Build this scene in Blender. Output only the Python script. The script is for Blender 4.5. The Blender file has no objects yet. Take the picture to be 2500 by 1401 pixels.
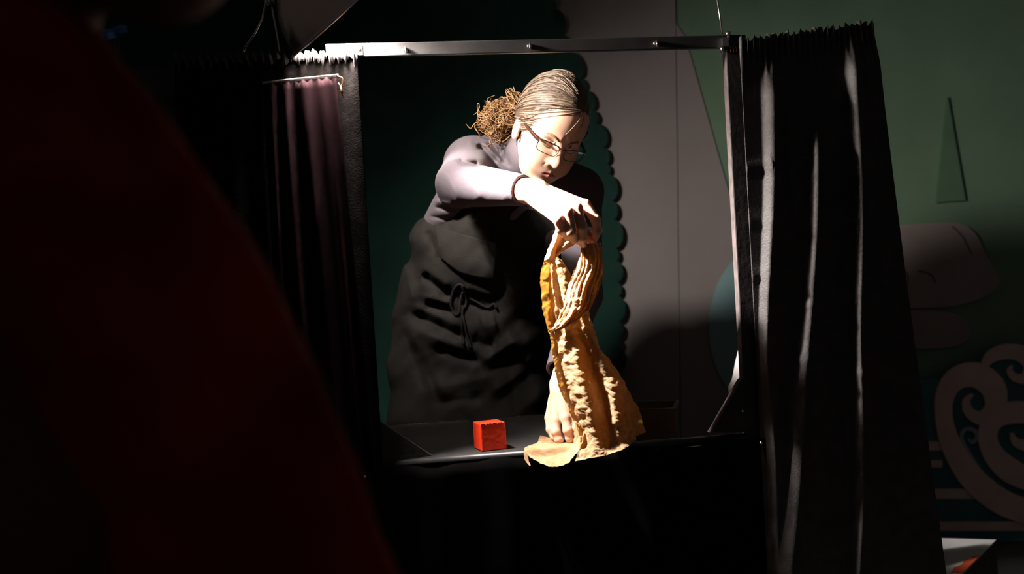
import bpy, bmesh, math, random
import numpy as np
from mathutils import Vector, Matrix, noise

random.seed(7)
rng = np.random.default_rng(7)
scene = bpy.context.scene
COL = scene.collection

# ------------------------------------------------------------------ camera
FPX, CX, CY = 2430.0, 1250.0, 700.5
ROLL, PITCH, ZC = 0.0545, -0.006, 1.12
cr, sr = math.cos(ROLL), math.sin(ROLL)
FWD = np.array([0, math.cos(PITCH), math.sin(PITCH)])
UP0 = np.array([0, -math.sin(PITCH), math.cos(PITCH)])
RT0 = np.array([1.0, 0, 0])
RIGHT = RT0 * cr - UP0 * sr
UP = RT0 * sr + UP0 * cr
CAM = np.array([0, 0, ZC])
cam = bpy.data.cameras.new('camera')
cam.sensor_width = 36.0
cam.lens = FPX / 2500 * 36.0
cam.clip_start = 0.02
cam.dof.use_dof = True
cam.dof.focus_distance = 2.2
cam.dof.aperture_fstop = 2.8
cam_o = bpy.data.objects.new('camera', cam)
COL.objects.link(cam_o)
M = Matrix(((RIGHT[0], UP[0], -FWD[0], CAM[0]), (RIGHT[1], UP[1], -FWD[1], CAM[1]),
            (RIGHT[2], UP[2], -FWD[2], CAM[2]), (0, 0, 0, 1)))
cam_o.matrix_world = M
scene.camera = cam_o

# ------------------------------------------------------------------ world and exposure
BULB_STRENGTH = 2300.0
BEAM_WATTS = 300.0
WORLD_STRENGTH = 0.022
w = bpy.data.worlds.new('dim_room')
scene.world = w
w.use_nodes = True
w.node_tree.nodes['Background'].inputs[0].default_value = (1.0, 0.86, 0.80, 1)
w.node_tree.nodes['Background'].inputs[1].default_value = WORLD_STRENGTH
vs = scene.view_settings
vs.view_transform = 'Standard'
vs.look = 'None'
vs.exposure = 0.0
vs.gamma = 1.0
vs.use_curve_mapping = False


# ------------------------------------------------------------------ pixel helpers
def P(px, py, d):
    return CAM + d * (FWD + RIGHT * ((px - CX) / FPX) + UP * ((CY - py) / FPX))


def PP(pts):
    return np.array([P(*p) for p in pts])


def to_px(p):
    q = np.asarray(p) - CAM
    d = q @ FWD
    return CX + FPX * (q @ RIGHT) / d, CY - FPX * (q @ UP) / d, d


YAW = 0.1328
BO = np.array([0.0999, 2.1312, ZC - 0.3626])       # middle of the table's front edge
BU = np.array([math.cos(YAW), math.sin(YAW), 0])   # along the front, to the right
BV = np.array([-math.sin(YAW), math.cos(YAW), 0])  # towards the back
BW = np.array([0, 0, 1.0])
TABLE_Z = BO[2]
OPEN_H = 0.846


def B(u, v, w_):
    return BO + BU * u + BV * v + BW * w_


def on_plane(px, py, o, n):
    r = P(px, py, 1.0) - CAM
    t = ((np.asarray(o) - CAM) @ n) / (r @ n)
    return CAM + r * t


def uvw(p):
    q = np.asarray(p) - BO
    return q @ BU, q @ BV, q @ BW


def on_booth(px, py, v=0.0):
    return on_plane(px, py, B(0, v, 0), BV)


YN = np.array([0, 1.0, 0])


# ------------------------------------------------------------------ materials
def mat(name, col, rough=0.7, metal=0.0, spec=0.5, noise_amt=0.0, noise_scale=20.0, bump=0.0, bump_scale=60.0,
        sheen=0.0, sss=0.0, coat=0.0, col2=None, detail=4.0):
    m = bpy.data.materials.new(name)
    m.use_nodes = True
    nt = m.node_tree
    b = nt.nodes['Principled BSDF']
    b.inputs['Base Color'].default_value = (*col, 1)
    b.inputs['Roughness'].default_value = rough
    b.inputs['Metallic'].default_value = metal
    b.inputs['Specular IOR Level'].default_value = spec
    if sheen:
        b.inputs['Sheen Weight'].default_value = sheen
        b.inputs['Sheen Roughness'].default_value = 0.4
    if coat:
        b.inputs['Coat Weight'].default_value = coat
    if sss:
        b.inputs['Subsurface Weight'].default_value = sss
        b.inputs['Subsurface Radius'].default_value = (0.012, 0.004, 0.002)
        b.inputs['Subsurface Scale'].default_value = 1.0
    tc = nt.nodes.new('ShaderNodeTexCoord')
    if noise_amt or col2:
        n = nt.nodes.new('ShaderNodeTexNoise')
        n.inputs['Scale'].default_value = noise_scale
        n.inputs['Detail'].default_value = detail
        nt.links.new(tc.outputs['Object'], n.inputs['Vector'])
        r = nt.nodes.new('ShaderNodeValToRGB')
        a = noise_amt
        c2 = col2 if col2 else tuple(min(1, c * (1 + a)) for c in col)
        c1 = col if col2 else tuple(c * (1 - a) for c in col)
        r.color_ramp.elements[0].position = 0.35
        r.color_ramp.elements[1].position = 0.65
        r.color_ramp.elements[0].color = (*c1, 1)
        r.color_ramp.elements[1].color = (*c2, 1)
        nt.links.new(n.outputs['Fac'], r.inputs['Fac'])
        nt.links.new(r.outputs['Color'], b.inputs['Base Color'])
    if bump:
        n2 = nt.nodes.new('ShaderNodeTexNoise')
        n2.inputs['Scale'].default_value = bump_scale
        n2.inputs['Detail'].default_value = 5
        nt.links.new(tc.outputs['Object'], n2.inputs['Vector'])
        bp = nt.nodes.new('ShaderNodeBump')
        bp.inputs['Strength'].default_value = bump
        bp.inputs['Distance'].default_value = 0.004
        nt.links.new(n2.outputs['Fac'], bp.inputs['Height'])
        nt.links.new(bp.outputs['Normal'], b.inputs['Normal'])
    return m


def emission(name, col, strength):
    m = bpy.data.materials.new(name)
    m.use_nodes = True
    nt = m.node_tree
    nt.nodes.clear()
    e = nt.nodes.new('ShaderNodeEmission')
    e.inputs[0].default_value = (*col, 1)
    e.inputs[1].default_value = strength
    o = nt.nodes.new('ShaderNodeOutputMaterial')
    nt.links.new(e.outputs[0], o.inputs[0])
    return m


def kraft_material():
    m = bpy.data.materials.new('kraft_paper')
    m.use_nodes = True
    nt = m.node_tree
    nt.nodes.clear()
    out = nt.nodes.new('ShaderNodeOutputMaterial')
    mix = nt.nodes.new('ShaderNodeMixShader')
    mix.inputs[0].default_value = 0.40
    d = nt.nodes.new('ShaderNodeBsdfDiffuse')
    t = nt.nodes.new('ShaderNodeBsdfTranslucent')
    t.inputs[0].default_value = (0.52, 0.235, 0.035, 1)
    tc = nt.nodes.new('ShaderNodeTexCoord')
    n = nt.nodes.new('ShaderNodeTexNoise')
    n.inputs['Scale'].default_value = 40
    n.inputs['Detail'].default_value = 6
    r = nt.nodes.new('ShaderNodeValToRGB')
    r.color_ramp.elements[0].color = (0.47, 0.285, 0.15, 1)
    r.color_ramp.elements[1].color = (0.64, 0.43, 0.26, 1)
    r.color_ramp.elements[0].position = 0.35
    r.color_ramp.elements[1].position = 0.65
    nt.links.new(tc.outputs['Object'], n.inputs['Vector'])
    nt.links.new(n.outputs['Fac'], r.inputs['Fac'])
    nt.links.new(r.outputs['Color'], d.inputs[0])
    n2 = nt.nodes.new('ShaderNodeTexNoise')
    n2.inputs['Scale'].default_value = 170
    n2.inputs['Detail'].default_value = 3
    nt.links.new(tc.outputs['Object'], n2.inputs['Vector'])
    bp = nt.nodes.new('ShaderNodeBump')
    bp.inputs['Strength'].default_value = 0.5
    bp.inputs['Distance'].default_value = 0.002
    nt.links.new(n2.outputs['Fac'], bp.inputs['Height'])
    nt.links.new(bp.outputs['Normal'], d.inputs['Normal'])
    nt.links.new(d.outputs[0], mix.inputs[1])
    nt.links.new(t.outputs[0], mix.inputs[2])
    nt.links.new(mix.outputs[0], out.inputs[0])
    return m


def lens_material():
    m = bpy.data.materials.new('spectacle_glass')
    m.use_nodes = True
    nt = m.node_tree
    nt.nodes.clear()
    out = nt.nodes.new('ShaderNodeOutputMaterial')
    mix = nt.nodes.new('ShaderNodeMixShader')
    mix.inputs[0].default_value = 0.12
    a = nt.nodes.new('ShaderNodeBsdfTransparent')
    g = nt.nodes.new('ShaderNodeBsdfGlossy')
    g.inputs['Roughness'].default_value = 0.12
    nt.links.new(a.outputs[0], mix.inputs[1])
    nt.links.new(g.outputs[0], mix.inputs[2])
    nt.links.new(mix.outputs[0], out.inputs[0])
    return m


MT = {
    'floor': mat('floor_boards', (0.03, 0.028, 0.026), 0.7, noise_amt=0.4, noise_scale=3),
    'wall_green': mat('wall_green_paint', (0.165, 0.275, 0.185), 0.75, noise_amt=0.10, noise_scale=2.5, bump=0.1, bump_scale=120),
    'foliage': mat('dark_green_paint', (0.0052, 0.030, 0.023), 0.8, noise_amt=0.2, noise_scale=4, spec=0.2),
    'trunk': mat('grey_paint', (0.285, 0.252, 0.252), 0.8, noise_amt=0.06, noise_scale=3, bump=0.08, bump_scale=90),
    'pond': mat('pale_blue_paint', (0.25, 0.42, 0.45), 0.75, noise_amt=0.08, noise_scale=4),
    'tree_tri': mat('fir_green_paint', (0.112, 0.215, 0.135), 0.75, noise_amt=0.1, noise_scale=5),
    'boulder': mat('boulder_grey_paint', (0.34, 0.28, 0.275), 0.8, noise_amt=0.15, noise_scale=4),
    'line': mat('dark_outline_paint', (0.05, 0.04, 0.04), 0.8),
    'teal': mat('teal_paint', (0.045, 0.16, 0.20), 0.8, noise_amt=0.2, noise_scale=5),
    'beige': mat('beige_paint', (0.80, 0.58, 0.52), 0.8, noise_amt=0.1, noise_scale=8),
    'wave_white': mat('wave_white_paint', (0.40, 0.44, 0.50), 0.8),
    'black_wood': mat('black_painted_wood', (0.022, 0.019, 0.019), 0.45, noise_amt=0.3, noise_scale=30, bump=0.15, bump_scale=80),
    'black_bar': mat('black_painted_rail', (0.018, 0.017, 0.0175), 0.42, noise_amt=0.2, noise_scale=30),
    'table_black': mat('worn_black_paint', (0.014, 0.0132, 0.0142), 0.6, col2=(0.024, 0.0225, 0.024), noise_scale=9, bump=0.25, bump_scale=60, detail=7),
    'chipped': mat('bare_chipped_wood', (0.30, 0.24, 0.16), 0.7),
    'lit_edge_wood': mat('lit_edge_paint', (0.105, 0.085, 0.085), 0.6, noise_amt=0.25, noise_scale=40),  # lamplight on the right post and bracket edges, put into the colour
    'velvet': mat('black_cloth', (0.0030, 0.0026, 0.0026), 0.9, sheen=0.0, noise_amt=0.3, noise_scale=40, bump=0.3, bump_scale=300, spec=0.0),
    'wing_cloth': mat('black_lining_cloth', (0.045, 0.040, 0.041), 0.6, noise_amt=0.25, noise_scale=30, bump=0.25, bump_scale=250, spec=0.35),
    'lit_top': mat('lit_lip_grey', (0.062, 0.058, 0.060), 0.9, spec=0.0, noise_amt=0.2, noise_scale=50),
    'plum': mat('plum_cloth', (0.019, 0.010, 0.0125), 0.85, noise_amt=0.2, noise_scale=20, spec=0.0),
    'skirt': mat('black_skirt_cloth', (0.002, 0.0019, 0.002), 0.9, noise_amt=0.3, noise_scale=20, spec=0.0),
    'metal': mat('aluminium_reflector', (0.72, 0.58, 0.52), 0.30, metal=1.0, bump=0.4, bump_scale=14),
    'metal_in': mat('reflector_inside', (0.45, 0.44, 0.43), 0.5),
    'rim_metal': mat('reflector_rim', (0.70, 0.66, 0.66), 0.38, metal=1.0),
    'chrome': mat('nickel_hardware', (0.70, 0.68, 0.66), 0.22, metal=1.0),
    'brass': mat('aged_brass', (0.45, 0.22, 0.12), 0.4, metal=1.0),
    'plastic': mat('black_plastic', (0.012, 0.012, 0.012), 0.4),
    'bulb': emission('bulb_light', (1.0, 0.90, 0.80), BULB_STRENGTH),
    'red': mat('red_painted_wood', (0.78, 0.035, 0.004), 0.5, noise_amt=0.06, noise_scale=60, bump=0.15, bump_scale=120),
    'red_chip': mat('chipped_red_paint', (0.28, 0.012, 0.004), 0.6),
    'kraft': kraft_material(),
    'skin': mat('skin', (0.66, 0.40, 0.29), 0.55, noise_amt=0.05, noise_scale=60, sss=0.30, spec=0.35),
    'lips': mat('lips', (0.50, 0.16, 0.14), 0.45),
    'hair': mat('light_brown_hair', (0.105, 0.070, 0.046), 0.5, spec=0.4),
    'hair_dark': mat('brown_hair', (0.042, 0.025, 0.015), 0.5, spec=0.4),
    'hair_light': mat('greying_hair', (0.25, 0.185, 0.14), 0.5, spec=0.4),
    'curl': mat('golden_brown_hair', (0.14, 0.066, 0.022), 0.5, col2=(0.26, 0.145, 0.06), noise_scale=60, spec=0.5),
    'brow': mat('eyebrow_hair', (0.26, 0.14, 0.08), 0.7),
    'shirt': mat('charcoal_jersey', (0.090, 0.075, 0.087), 0.85, noise_amt=0.06, noise_scale=400, bump=0.15, bump_scale=500, sheen=0.05, spec=0.15),
    'stitch': mat('dark_stitching', (0.02, 0.017, 0.02), 0.8),
    'apron': mat('faded_black_cotton', (0.0100, 0.0088, 0.0080), 0.85, noise_amt=0.2, noise_scale=30, bump=0.2, bump_scale=400, spec=0.15),
    'trouser': mat('black_trousers', (0.01, 0.01, 0.012), 0.8),
    'glasses': mat('dark_brown_acetate', (0.035, 0.016, 0.012), 0.25),
    'lens': lens_material(),
    'pearl': mat('pearl_head', (0.85, 0.82, 0.80), 0.25),
    'white': mat('white_card', (0.62, 0.60, 0.60), 0.6, noise_amt=0.05, noise_scale=10),
    'orange': mat('orange_red_print', (0.62, 0.09, 0.03), 0.6),
    'crate': mat('dull_grey_board', (0.05, 0.05, 0.045), 0.7, noise_amt=0.3, noise_scale=12),
    'sweater': mat('dark_red_wool', (0.26, 0.024, 0.012), 0.95, noise_amt=0.35, noise_scale=9, spec=0.1),
    'skin2': mat('warm_brown_skin', (0.075, 0.024, 0.007), 0.6, spec=0.3),
    'hair2': mat('black_hair', (0.012, 0.008, 0.006), 0.6),
    'blue': mat('blue_cloth', (0.03, 0.16, 0.42), 0.8, noise_amt=0.3, noise_scale=30),
}


# ------------------------------------------------------------------ object helpers
def set_props(o, label=None, cat=None, group=None, kind=None):
    if label:
        o['label'] = label
    if cat:
        o['category'] = cat
    if group:
        o['group'] = group
    if kind:
        o['kind'] = kind
    return o


def thing(name, base, label, cat, group=None, kind=None):
    o = bpy.data.objects.new(name, None)
    o.empty_display_size = 0.05
    COL.objects.link(o)
    o.location = Vector(base)
    bpy_loc[o.name] = np.array(base, float)
    return set_props(o, label, cat, group, kind)


bpy_loc = {}


def mesh_obj(name, V, F, material, parent=None, smooth=False, label=None, cat=None, group=None, kind=None, mats=None, fm=None):
    V = np.asarray(V, dtype=float)
    if parent is not None:
        base = bpy_loc[parent.name]
    else:
        lo, hi = V.min(0), V.max(0)
        base = np.array([(lo[0] + hi[0]) / 2, (lo[1] + hi[1]) / 2, lo[2]])
    me = bpy.data.meshes.new(name)
    if isinstance(F, np.ndarray):
        n, k = F.shape
        me.vertices.add(len(V))
        me.vertices.foreach_set('co', (V - base).astype(np.float32).ravel())
        me.loops.add(n * k)
        me.loops.foreach_set('vertex_index', F.astype(np.int32).ravel())
        me.polygons.add(n)
        me.polygons.foreach_set('loop_start', np.arange(0, n * k, k, dtype=np.int32))
        me.update(calc_edges=True)
        me.validate()
    else:
        me.from_pydata([tuple(v) for v in (V - base)], [], F)
    for m_ in (mats or [material]):
        me.materials.append(m_)
    if fm is not None:
        me.polygons.foreach_set('material_index', np.asarray(fm, dtype=np.int32))
    if smooth:
        me.polygons.foreach_set('use_smooth', np.ones(len(me.polygons), dtype=bool))
    me.update()
    o = bpy.data.objects.new(name, me)
    COL.objects.link(o)
    if parent is not None:
        o.parent = parent
        bpy_loc[o.name] = base
    else:
        o.location = Vector(base)
        bpy_loc[o.name] = base
    return set_props(o, label, cat, group, kind)


def bevel(o, width=0.002, seg=2):
    m = o.modifiers.new('bevel', 'BEVEL')
    m.width = width
    m.segments = seg
    m.limit_method = 'ANGLE'
    return o


class MB:
    def __init__(self):
        self.V, self.F = [], []

    def add(self, V, F):
        k = len(self.V)
        self.V += [np.asarray(v, float) for v in V]
        self.F += [tuple(i + k for i in f) for f in F]
        return self

    def box(self, o, ax, ay, az, dx, dy, dz):
        """box spanning dx=(lo,hi) along ax etc. from o"""
        o = np.asarray(o)
        V = [o + ax * x + ay * y + az * z for x in dx for y in dy for z in dz]
        return self.add(V, [(0, 1, 3, 2), (4, 6, 7, 5), (0, 4, 5, 1), (2, 3, 7, 6), (0, 2, 6, 4), (1, 5, 7, 3)])

    def tube(self, pts, r, n=8, caps=True):
        pts = [np.asarray(p, float) for p in pts]
        rr = r if hasattr(r, '__len__') else [r] * len(pts)
        rings = []
        prev = None
        for i, p in enumerate(pts):
            t = pts[min(i + 1, len(pts) - 1)] - pts[max(i - 1, 0)]
            t = t / (np.linalg.norm(t) + 1e-12)
            if prev is None:
                a = np.cross(t, [0, 0, 1.0])
                if np.linalg.norm(a) < 1e-3:
                    a = np.cross(t, [1.0, 0, 0])
            else:
                a = prev - t * (prev @ t)
            a = a / (np.linalg.norm(a) + 1e-12)
            prev = a
            b = np.cross(t, a)
            rings.append([p + (a * math.cos(2 * math.pi * k / n) + b * math.sin(2 * math.pi * k / n)) * rr[i] for k in range(n)])
        V = [v for rg in rings for v in rg]
        F = []
        for i in range(len(pts) - 1):
            for k in range(n):
                F.append((i * n + k, i * n + (k + 1) % n, (i + 1) * n + (k + 1) % n, (i + 1) * n + k))
        if caps:
            F.append(tuple(range(n - 1, -1, -1)))
            F.append(tuple((len(pts) - 1) * n + k for k in range(n)))
        return self.add(V, F)

    def prism(self, poly, off):
        """poly: list of 3-D points in a plane, extruded by vector off"""
        n = len(poly)
        V = [np.asarray(p, float) for p in poly] + [np.asarray(p, float) + off for p in poly]
        F = [tuple(range(n)), tuple(range(2 * n - 1, n - 1, -1))]
        for i in range(n):
            j = (i + 1) % n
            F.append((i, i + n, j + n, j))
        return self.add(V, F)

    def ball(self, c, r, n=10, ax=None):
        """ellipsoid; r scalar or 3 radii along ax (3 vectors)"""
        rr = np.ones(3) * r
        A = np.eye(3) if ax is None else np.array(ax)
        V, F = [], []
        m = n
        for i in range(m + 1):
            th = math.pi * i / m
            for k in range(2 * n):
                ph = math.pi * k / n
                q = np.array([math.sin(th) * math.cos(ph), math.sin(th) * math.sin(ph), math.cos(th)]) * rr
                V.append(np.asarray(c) + q @ A)
        for i in range(m):
            for k in range(2 * n):
                a, b_ = i * 2 * n + k, i * 2 * n + (k + 1) % (2 * n)
                F.append((a, a + 2 * n, b_ + 2 * n, b_))
        return self.add(V, F)

    def lathe(self, c, axis, prof, n=32):
        axis = np.asarray(axis, float)
        axis = axis / np.linalg.norm(axis)
        a = np.cross(axis, [0, 0, 1.0])
        if np.linalg.norm(a) < 1e-3:
            a = np.cross(axis, [1.0, 0, 0])
        a /= np.linalg.norm(a)
        b = np.cross(axis, a)
        V, F = [], []
        for (h, r) in prof:
            for k in range(n):
                t = 2 * math.pi * k / n
                V.append(np.asarray(c) + axis * h + (a * math.cos(t) + b * math.sin(t)) * r)
        for i in range(len(prof) - 1):
            for k in range(n):
                F.append((i * n + k, i * n + (k + 1) % n, (i + 1) * n + (k + 1) % n, (i + 1) * n + k))
        return self.add(V, F)

    def obj(self, name, material, parent=None, **kw):
        o = mesh_obj(name, self.V, self.F, material, parent, **kw)
        bm = bmesh.new()
        bm.from_mesh(o.data)
        bmesh.ops.remove_doubles(bm, verts=bm.verts, dist=1e-6)
        bmesh.ops.recalc_face_normals(bm, faces=bm.faces)
        bm.to_mesh(o.data)
        bm.free()
        return o


def catmull(pts, n):
    """smooth resample of control points (k,dim) to n points"""
    pts = np.asarray(pts, float)
    k = len(pts)
    t = np.linspace(0, k - 1, n)
    i = np.clip(np.floor(t).astype(int), 0, k - 2)
    f = (t - i)[:, None]
    p0, p1, p2, p3 = pts[np.clip(i - 1, 0, k - 1)], pts[i], pts[i + 1], pts[np.clip(i + 2, 0, k - 1)]
    return 0.5 * (2 * p1 + (p2 - p0) * f + (2 * p0 - 5 * p1 + 4 * p2 - p3) * f ** 2 + (3 * p1 - p0 - 3 * p2 + p3) * f ** 3)


def grid_surface(ctrl, nu, nv):
    """ctrl (rows, cols, 3) -> (nu,nv,3) Catmull-Rom both ways"""
    ctrl = np.asarray(ctrl, float)
    a = np.stack([catmull(ctrl[:, c], nu) for c in range(ctrl.shape[1])], 1)
    return np.stack([catmull(a[r], nv) for r in range(nu)], 0)


def grid_faces(nu, nv, base=0):
    i, j = np.meshgrid(np.arange(nu - 1), np.arange(nv - 1), indexing='ij')
    a = (i * nv + j).ravel() + base
    return np.stack([a, a + 1, a + nv + 1, a + nv], 1)


# ------------------------------------------------------------------ implicit surfaces
def f32(a):
    return np.asarray(a, dtype=np.float32)


def smin(a, b, k):
    h = np.clip(0.5 + 0.5 * (b - a) / k, 0, 1)
    return b + (a - b) * h - k * h * (1 - h)


def s_ball(p, c, r):
    q = p - f32(c)
    return np.sqrt((q * q).sum(1)) - np.float32(r)


def s_cone(p, a, b, ra, rb):
    a, b = f32(a), f32(b)
    ba = b - a
    pa = p - a
    t = np.clip((pa @ ba) / (ba @ ba), 0, 1)
    q = pa - t[:, None] * ba
    return np.sqrt((q * q).sum(1)) - (np.float32(ra) + t * np.float32(rb - ra))


def s_ell(p, c, r, R=None):
    q = p - f32(c)
    if R is not None:
        q = q @ f32(R).T       # rows of R are the axes
    r = f32(r)
    k0 = np.sqrt(((q / r) ** 2).sum(1))
    k1 = np.sqrt(((q / (r * r)) ** 2).sum(1)) + 1e-9
    return k0 * (k0 - 1) / k1


def nets(sdf, lo, hi, h, blk=8, slack=1.7):
    """surface nets over the blocks near the surface"""
    lo = f32(lo)
    nb = np.ceil((f32(hi) - lo) / (h * blk)).astype(int)
    g = np.stack(np.meshgrid(*[np.arange(n) for n in nb], indexing='ij'), -1).reshape(-1, 3)
    def near(cells, size):
        out = np.empty(len(cells), np.float32)
        c = lo + (cells.astype(np.float32) + 0.5) * np.float32(size)
        for s in range(0, len(c), 400000):
            out[s:s + 400000] = sdf(c[s:s + 400000])
        return cells[np.abs(out) < size * 0.87 * slack + 0.004]
    g = near(g, h * blk)
    sub = np.stack(np.meshgrid([0, 1], [0, 1], [0, 1], indexing='ij'), -1).reshape(-1, 3)
    b = blk
    while b > 4:
        g = (g[:, None] * 2 + sub[None]).reshape(-1, 3)
        b //= 2
        g = near(g, h * b)
    # corners
    k = np.stack(np.meshgrid(*[np.arange(b)] * 3, indexing='ij'), -1).reshape(-1, 3)
    cells = (g[:, None] * b + k[None]).reshape(-1, 3).astype(np.int64)
    S = np.int64(1 << 20)
    off = np.stack(np.meshgrid([0, 1], [0, 1], [0, 1], indexing='ij'), -1).reshape(-1, 3)
    kc = np.stack(np.meshgrid(*[np.arange(b + 1)] * 3, indexing='ij'), -1).reshape(-1, 3)
    corners = (g[:, None] * b + kc[None]).reshape(-1, 3).astype(np.int64)
    keys = np.unique((corners[:, 0] * S + corners[:, 1]) * S + corners[:, 2])
    cc = np.stack([keys // (S * S), (keys // S) % S, keys % S], 1)
    val = np.empty(len(keys), np.float32)
    for s in range(0, len(keys), 400000):
        val[s:s + 400000] = sdf(lo + cc[s:s + 400000].astype(np.float32) * np.float32(h))
    ck = (cells[:, 0] * S + cells[:, 1]) * S + cells[:, 2]
    offk = (off[:, 0] * S + off[:, 1]) * S + off[:, 2]
    idx = np.searchsorted(keys, ck[:, None] + offk[None])
    cv = val[idx]
    neg = cv < 0
    act = neg.any(1) & ~neg.all(1)
    cells, ck, cv = cells[act], ck[act], cv[act]
    edges = [(0, 1), (2, 3), (4, 5), (6, 7), (0, 2), (1, 3), (4, 6), (5, 7), (0, 4), (1, 5), (2, 6), (3, 7)]
    acc = np.zeros((len(cells), 3))
    cnt = np.zeros(len(cells))
    for a, b_ in edges:
        va, vb = cv[:, a], cv[:, b_]
        m = (va < 0) != (vb < 0)
        t = np.where(m, va / np.where(m, va - vb, 1), 0)
        acc += np.where(m[:, None], off[a] + t[:, None] * (off[b_] - off[a]), 0)
        cnt += m
    V = lo + (cells + acc / cnt[:, None]) * h
    order = np.argsort(ck)
    sk = ck[order]
    def find(kk):
        i = np.clip(np.searchsorted(sk, kk), 0, len(sk) - 1)
        return np.where(sk[i] == kk, order[i], -1)
    quads = []
    ax_k = [S * S, S, np.int64(1)]
    first = cv[:, 0] < 0
    for ax in range(3):
        far = cv[:, [4, 2, 1][ax]] < 0
        m = first != far
        b1, b2 = ax_k[(ax + 1) % 3], ax_k[(ax + 2) % 3]
        c0 = ck[m]
        i0 = np.nonzero(m)[0]
        i1, i2, i3 = find(c0 - b1), find(c0 - b1 - b2), find(c0 - b2)
        ok = (i1 >= 0) & (i2 >= 0) & (i3 >= 0)
        q = np.stack([i0, i1, i2, i3], 1)[ok]
        fl = first[m][ok]
        q[~fl] = q[~fl][:, ::-1]
        quads.append(q)
    return V, np.concatenate(quads)[:, ::-1]


def surface_hit(sdf, px, py, d0=1.9, d1=3.4):
    px, py = np.atleast_1d(px).astype(float), np.atleast_1d(py).astype(float)
    dirs = FWD + RIGHT * ((px - CX) / FPX)[:, None] + UP * ((CY - py) / FPX)[:, None]
    t = np.full(len(px), d0)
    for _ in range(90):
        v = sdf(f32(CAM + dirs * t[:, None]))
        t = np.minimum(t + v * 0.7, d1)
    return t


# ================================================================== THE ROOM
WALL_Y = 3.95


def flat_poly(pix, y, thick=0.012):
    mb = MB()
    mb.prism([on_plane(a, b, (0, y, 0), YN) for a, b in pix], np.array([0, -thick, 0]))
    return mb


floor = MB().box((0, 0, 0), np.eye(3)[0], np.eye(3)[1], np.eye(3)[2], (-3.4, 3.6), (-0.8, WALL_Y + 0.1), (-0.05, 0.0)).obj(
    'floor', MT['floor'], kind='structure')
wall = MB().box((0, 0, 0), np.eye(3)[0], np.eye(3)[1], np.eye(3)[2], (-3.4, 3.6), (WALL_Y, WALL_Y + 0.1), (0.0, 3.3)).obj(
    'wall_back', MT['wall_green'], kind='structure')

# ---- painted scenery boards on the back wall
def scallops(path, bumps):
    """round lobes bulging to the right along a pixel path from top to bottom"""
    out = []
    path = np.array(path, float)
    seg = np.r_[0, np.cumsum(np.hypot(*np.diff(path, axis=0).T))]
    s = 0.0
    i = 0
    while s < seg[-1] - 5:
        L = bumps[i % len(bumps)]
        e = min(s + L, seg[-1])
        a = np.array([np.interp(s, seg, path[:, k]) for k in (0, 1)])
        b = np.array([np.interp(e, seg, path[:, k]) for k in (0, 1)])
        t = (b - a)
        nrm = np.array([-t[1], t[0]]) / np.hypot(*t)
        nrm = nrm if nrm[0] > 0 else -nrm
        for k in range(9):
            th = math.pi * k / 9
            out.append(tuple((a + b) / 2 - t / 2 * math.cos(th) + nrm * math.sin(th) * L * 0.32))
        s = e
        i += 1
    return out


edge = scallops([(1310, -180), (1345, 0), (1368, 90), (1412, 190), (1440, 260), (1466, 340), (1482, 420), (1494, 520), (1501, 620),
                 (1506, 720), (1509, 840), (1502, 960), (1490, 1100), (1470, 1330)], [52, 34, 60, 40, 26, 64, 46, 70, 30])
flat_poly(edge + [(120, 1330), (120, -180)], WALL_Y - 0.035, 0.03).obj(
    'foliage_cutout', MT['foliage'], label='huge dark green scalloped foliage board on the back wall', cat='scenery')
trunk_l = [(1300, -180), (1300, 1330)]
trunk_r = catmull([(1580, -180), (1640, 0), (1682, 130), (1722, 270), (1780, 475), (1850, 700), (1930, 930), (2020, 1150), (2110, 1330)], 40)
seam_x = lambda y: 1648 + 0.012 * y
tr = thing('trunk_board', on_plane(1560, 1330, (0, WALL_Y - 0.012, 0), YN),
           'broad grey painted board widening downwards behind the performer', 'scenery')
flat_poly([(1300, -180)] + [(seam_x(y) - 1, y) for y in (-180,)] + [(seam_x(y) - 1, y) for y in (400, 900, 1330)] + [(1300, 1330)],
          WALL_Y - 0.001, 0.011).obj('panel', MT['trunk'], tr)
flat_poly([(seam_x(y) + 1, y) for y in (1330, 900, 400, 0)] + [(seam_x(130) + 1, 60)] + [tuple(p) for p in trunk_r if p[1] > 60],
          WALL_Y - 0.001, 0.011).obj('panel', MT['trunk'], tr)
pond = [(1878 + 148 * math.cos(t), 800 + 205 * math.sin(t)) for t in np.linspace(0, 2 * math.pi, 48, endpoint=False)]
flat_poly(pond, WALL_Y - 0.013, 0.006).obj('pond_cutout', MT['pond'], label='pale blue rounded board low beside the right post', cat='scenery')
flat_poly([(2310, 238), (2353, 490), (2283, 495)], WALL_Y - 0.001, 0.016).obj(
    'fir_cutout', MT['tree_tri'], label='narrow green triangular fir board high on the green wall', cat='scenery')

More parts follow.
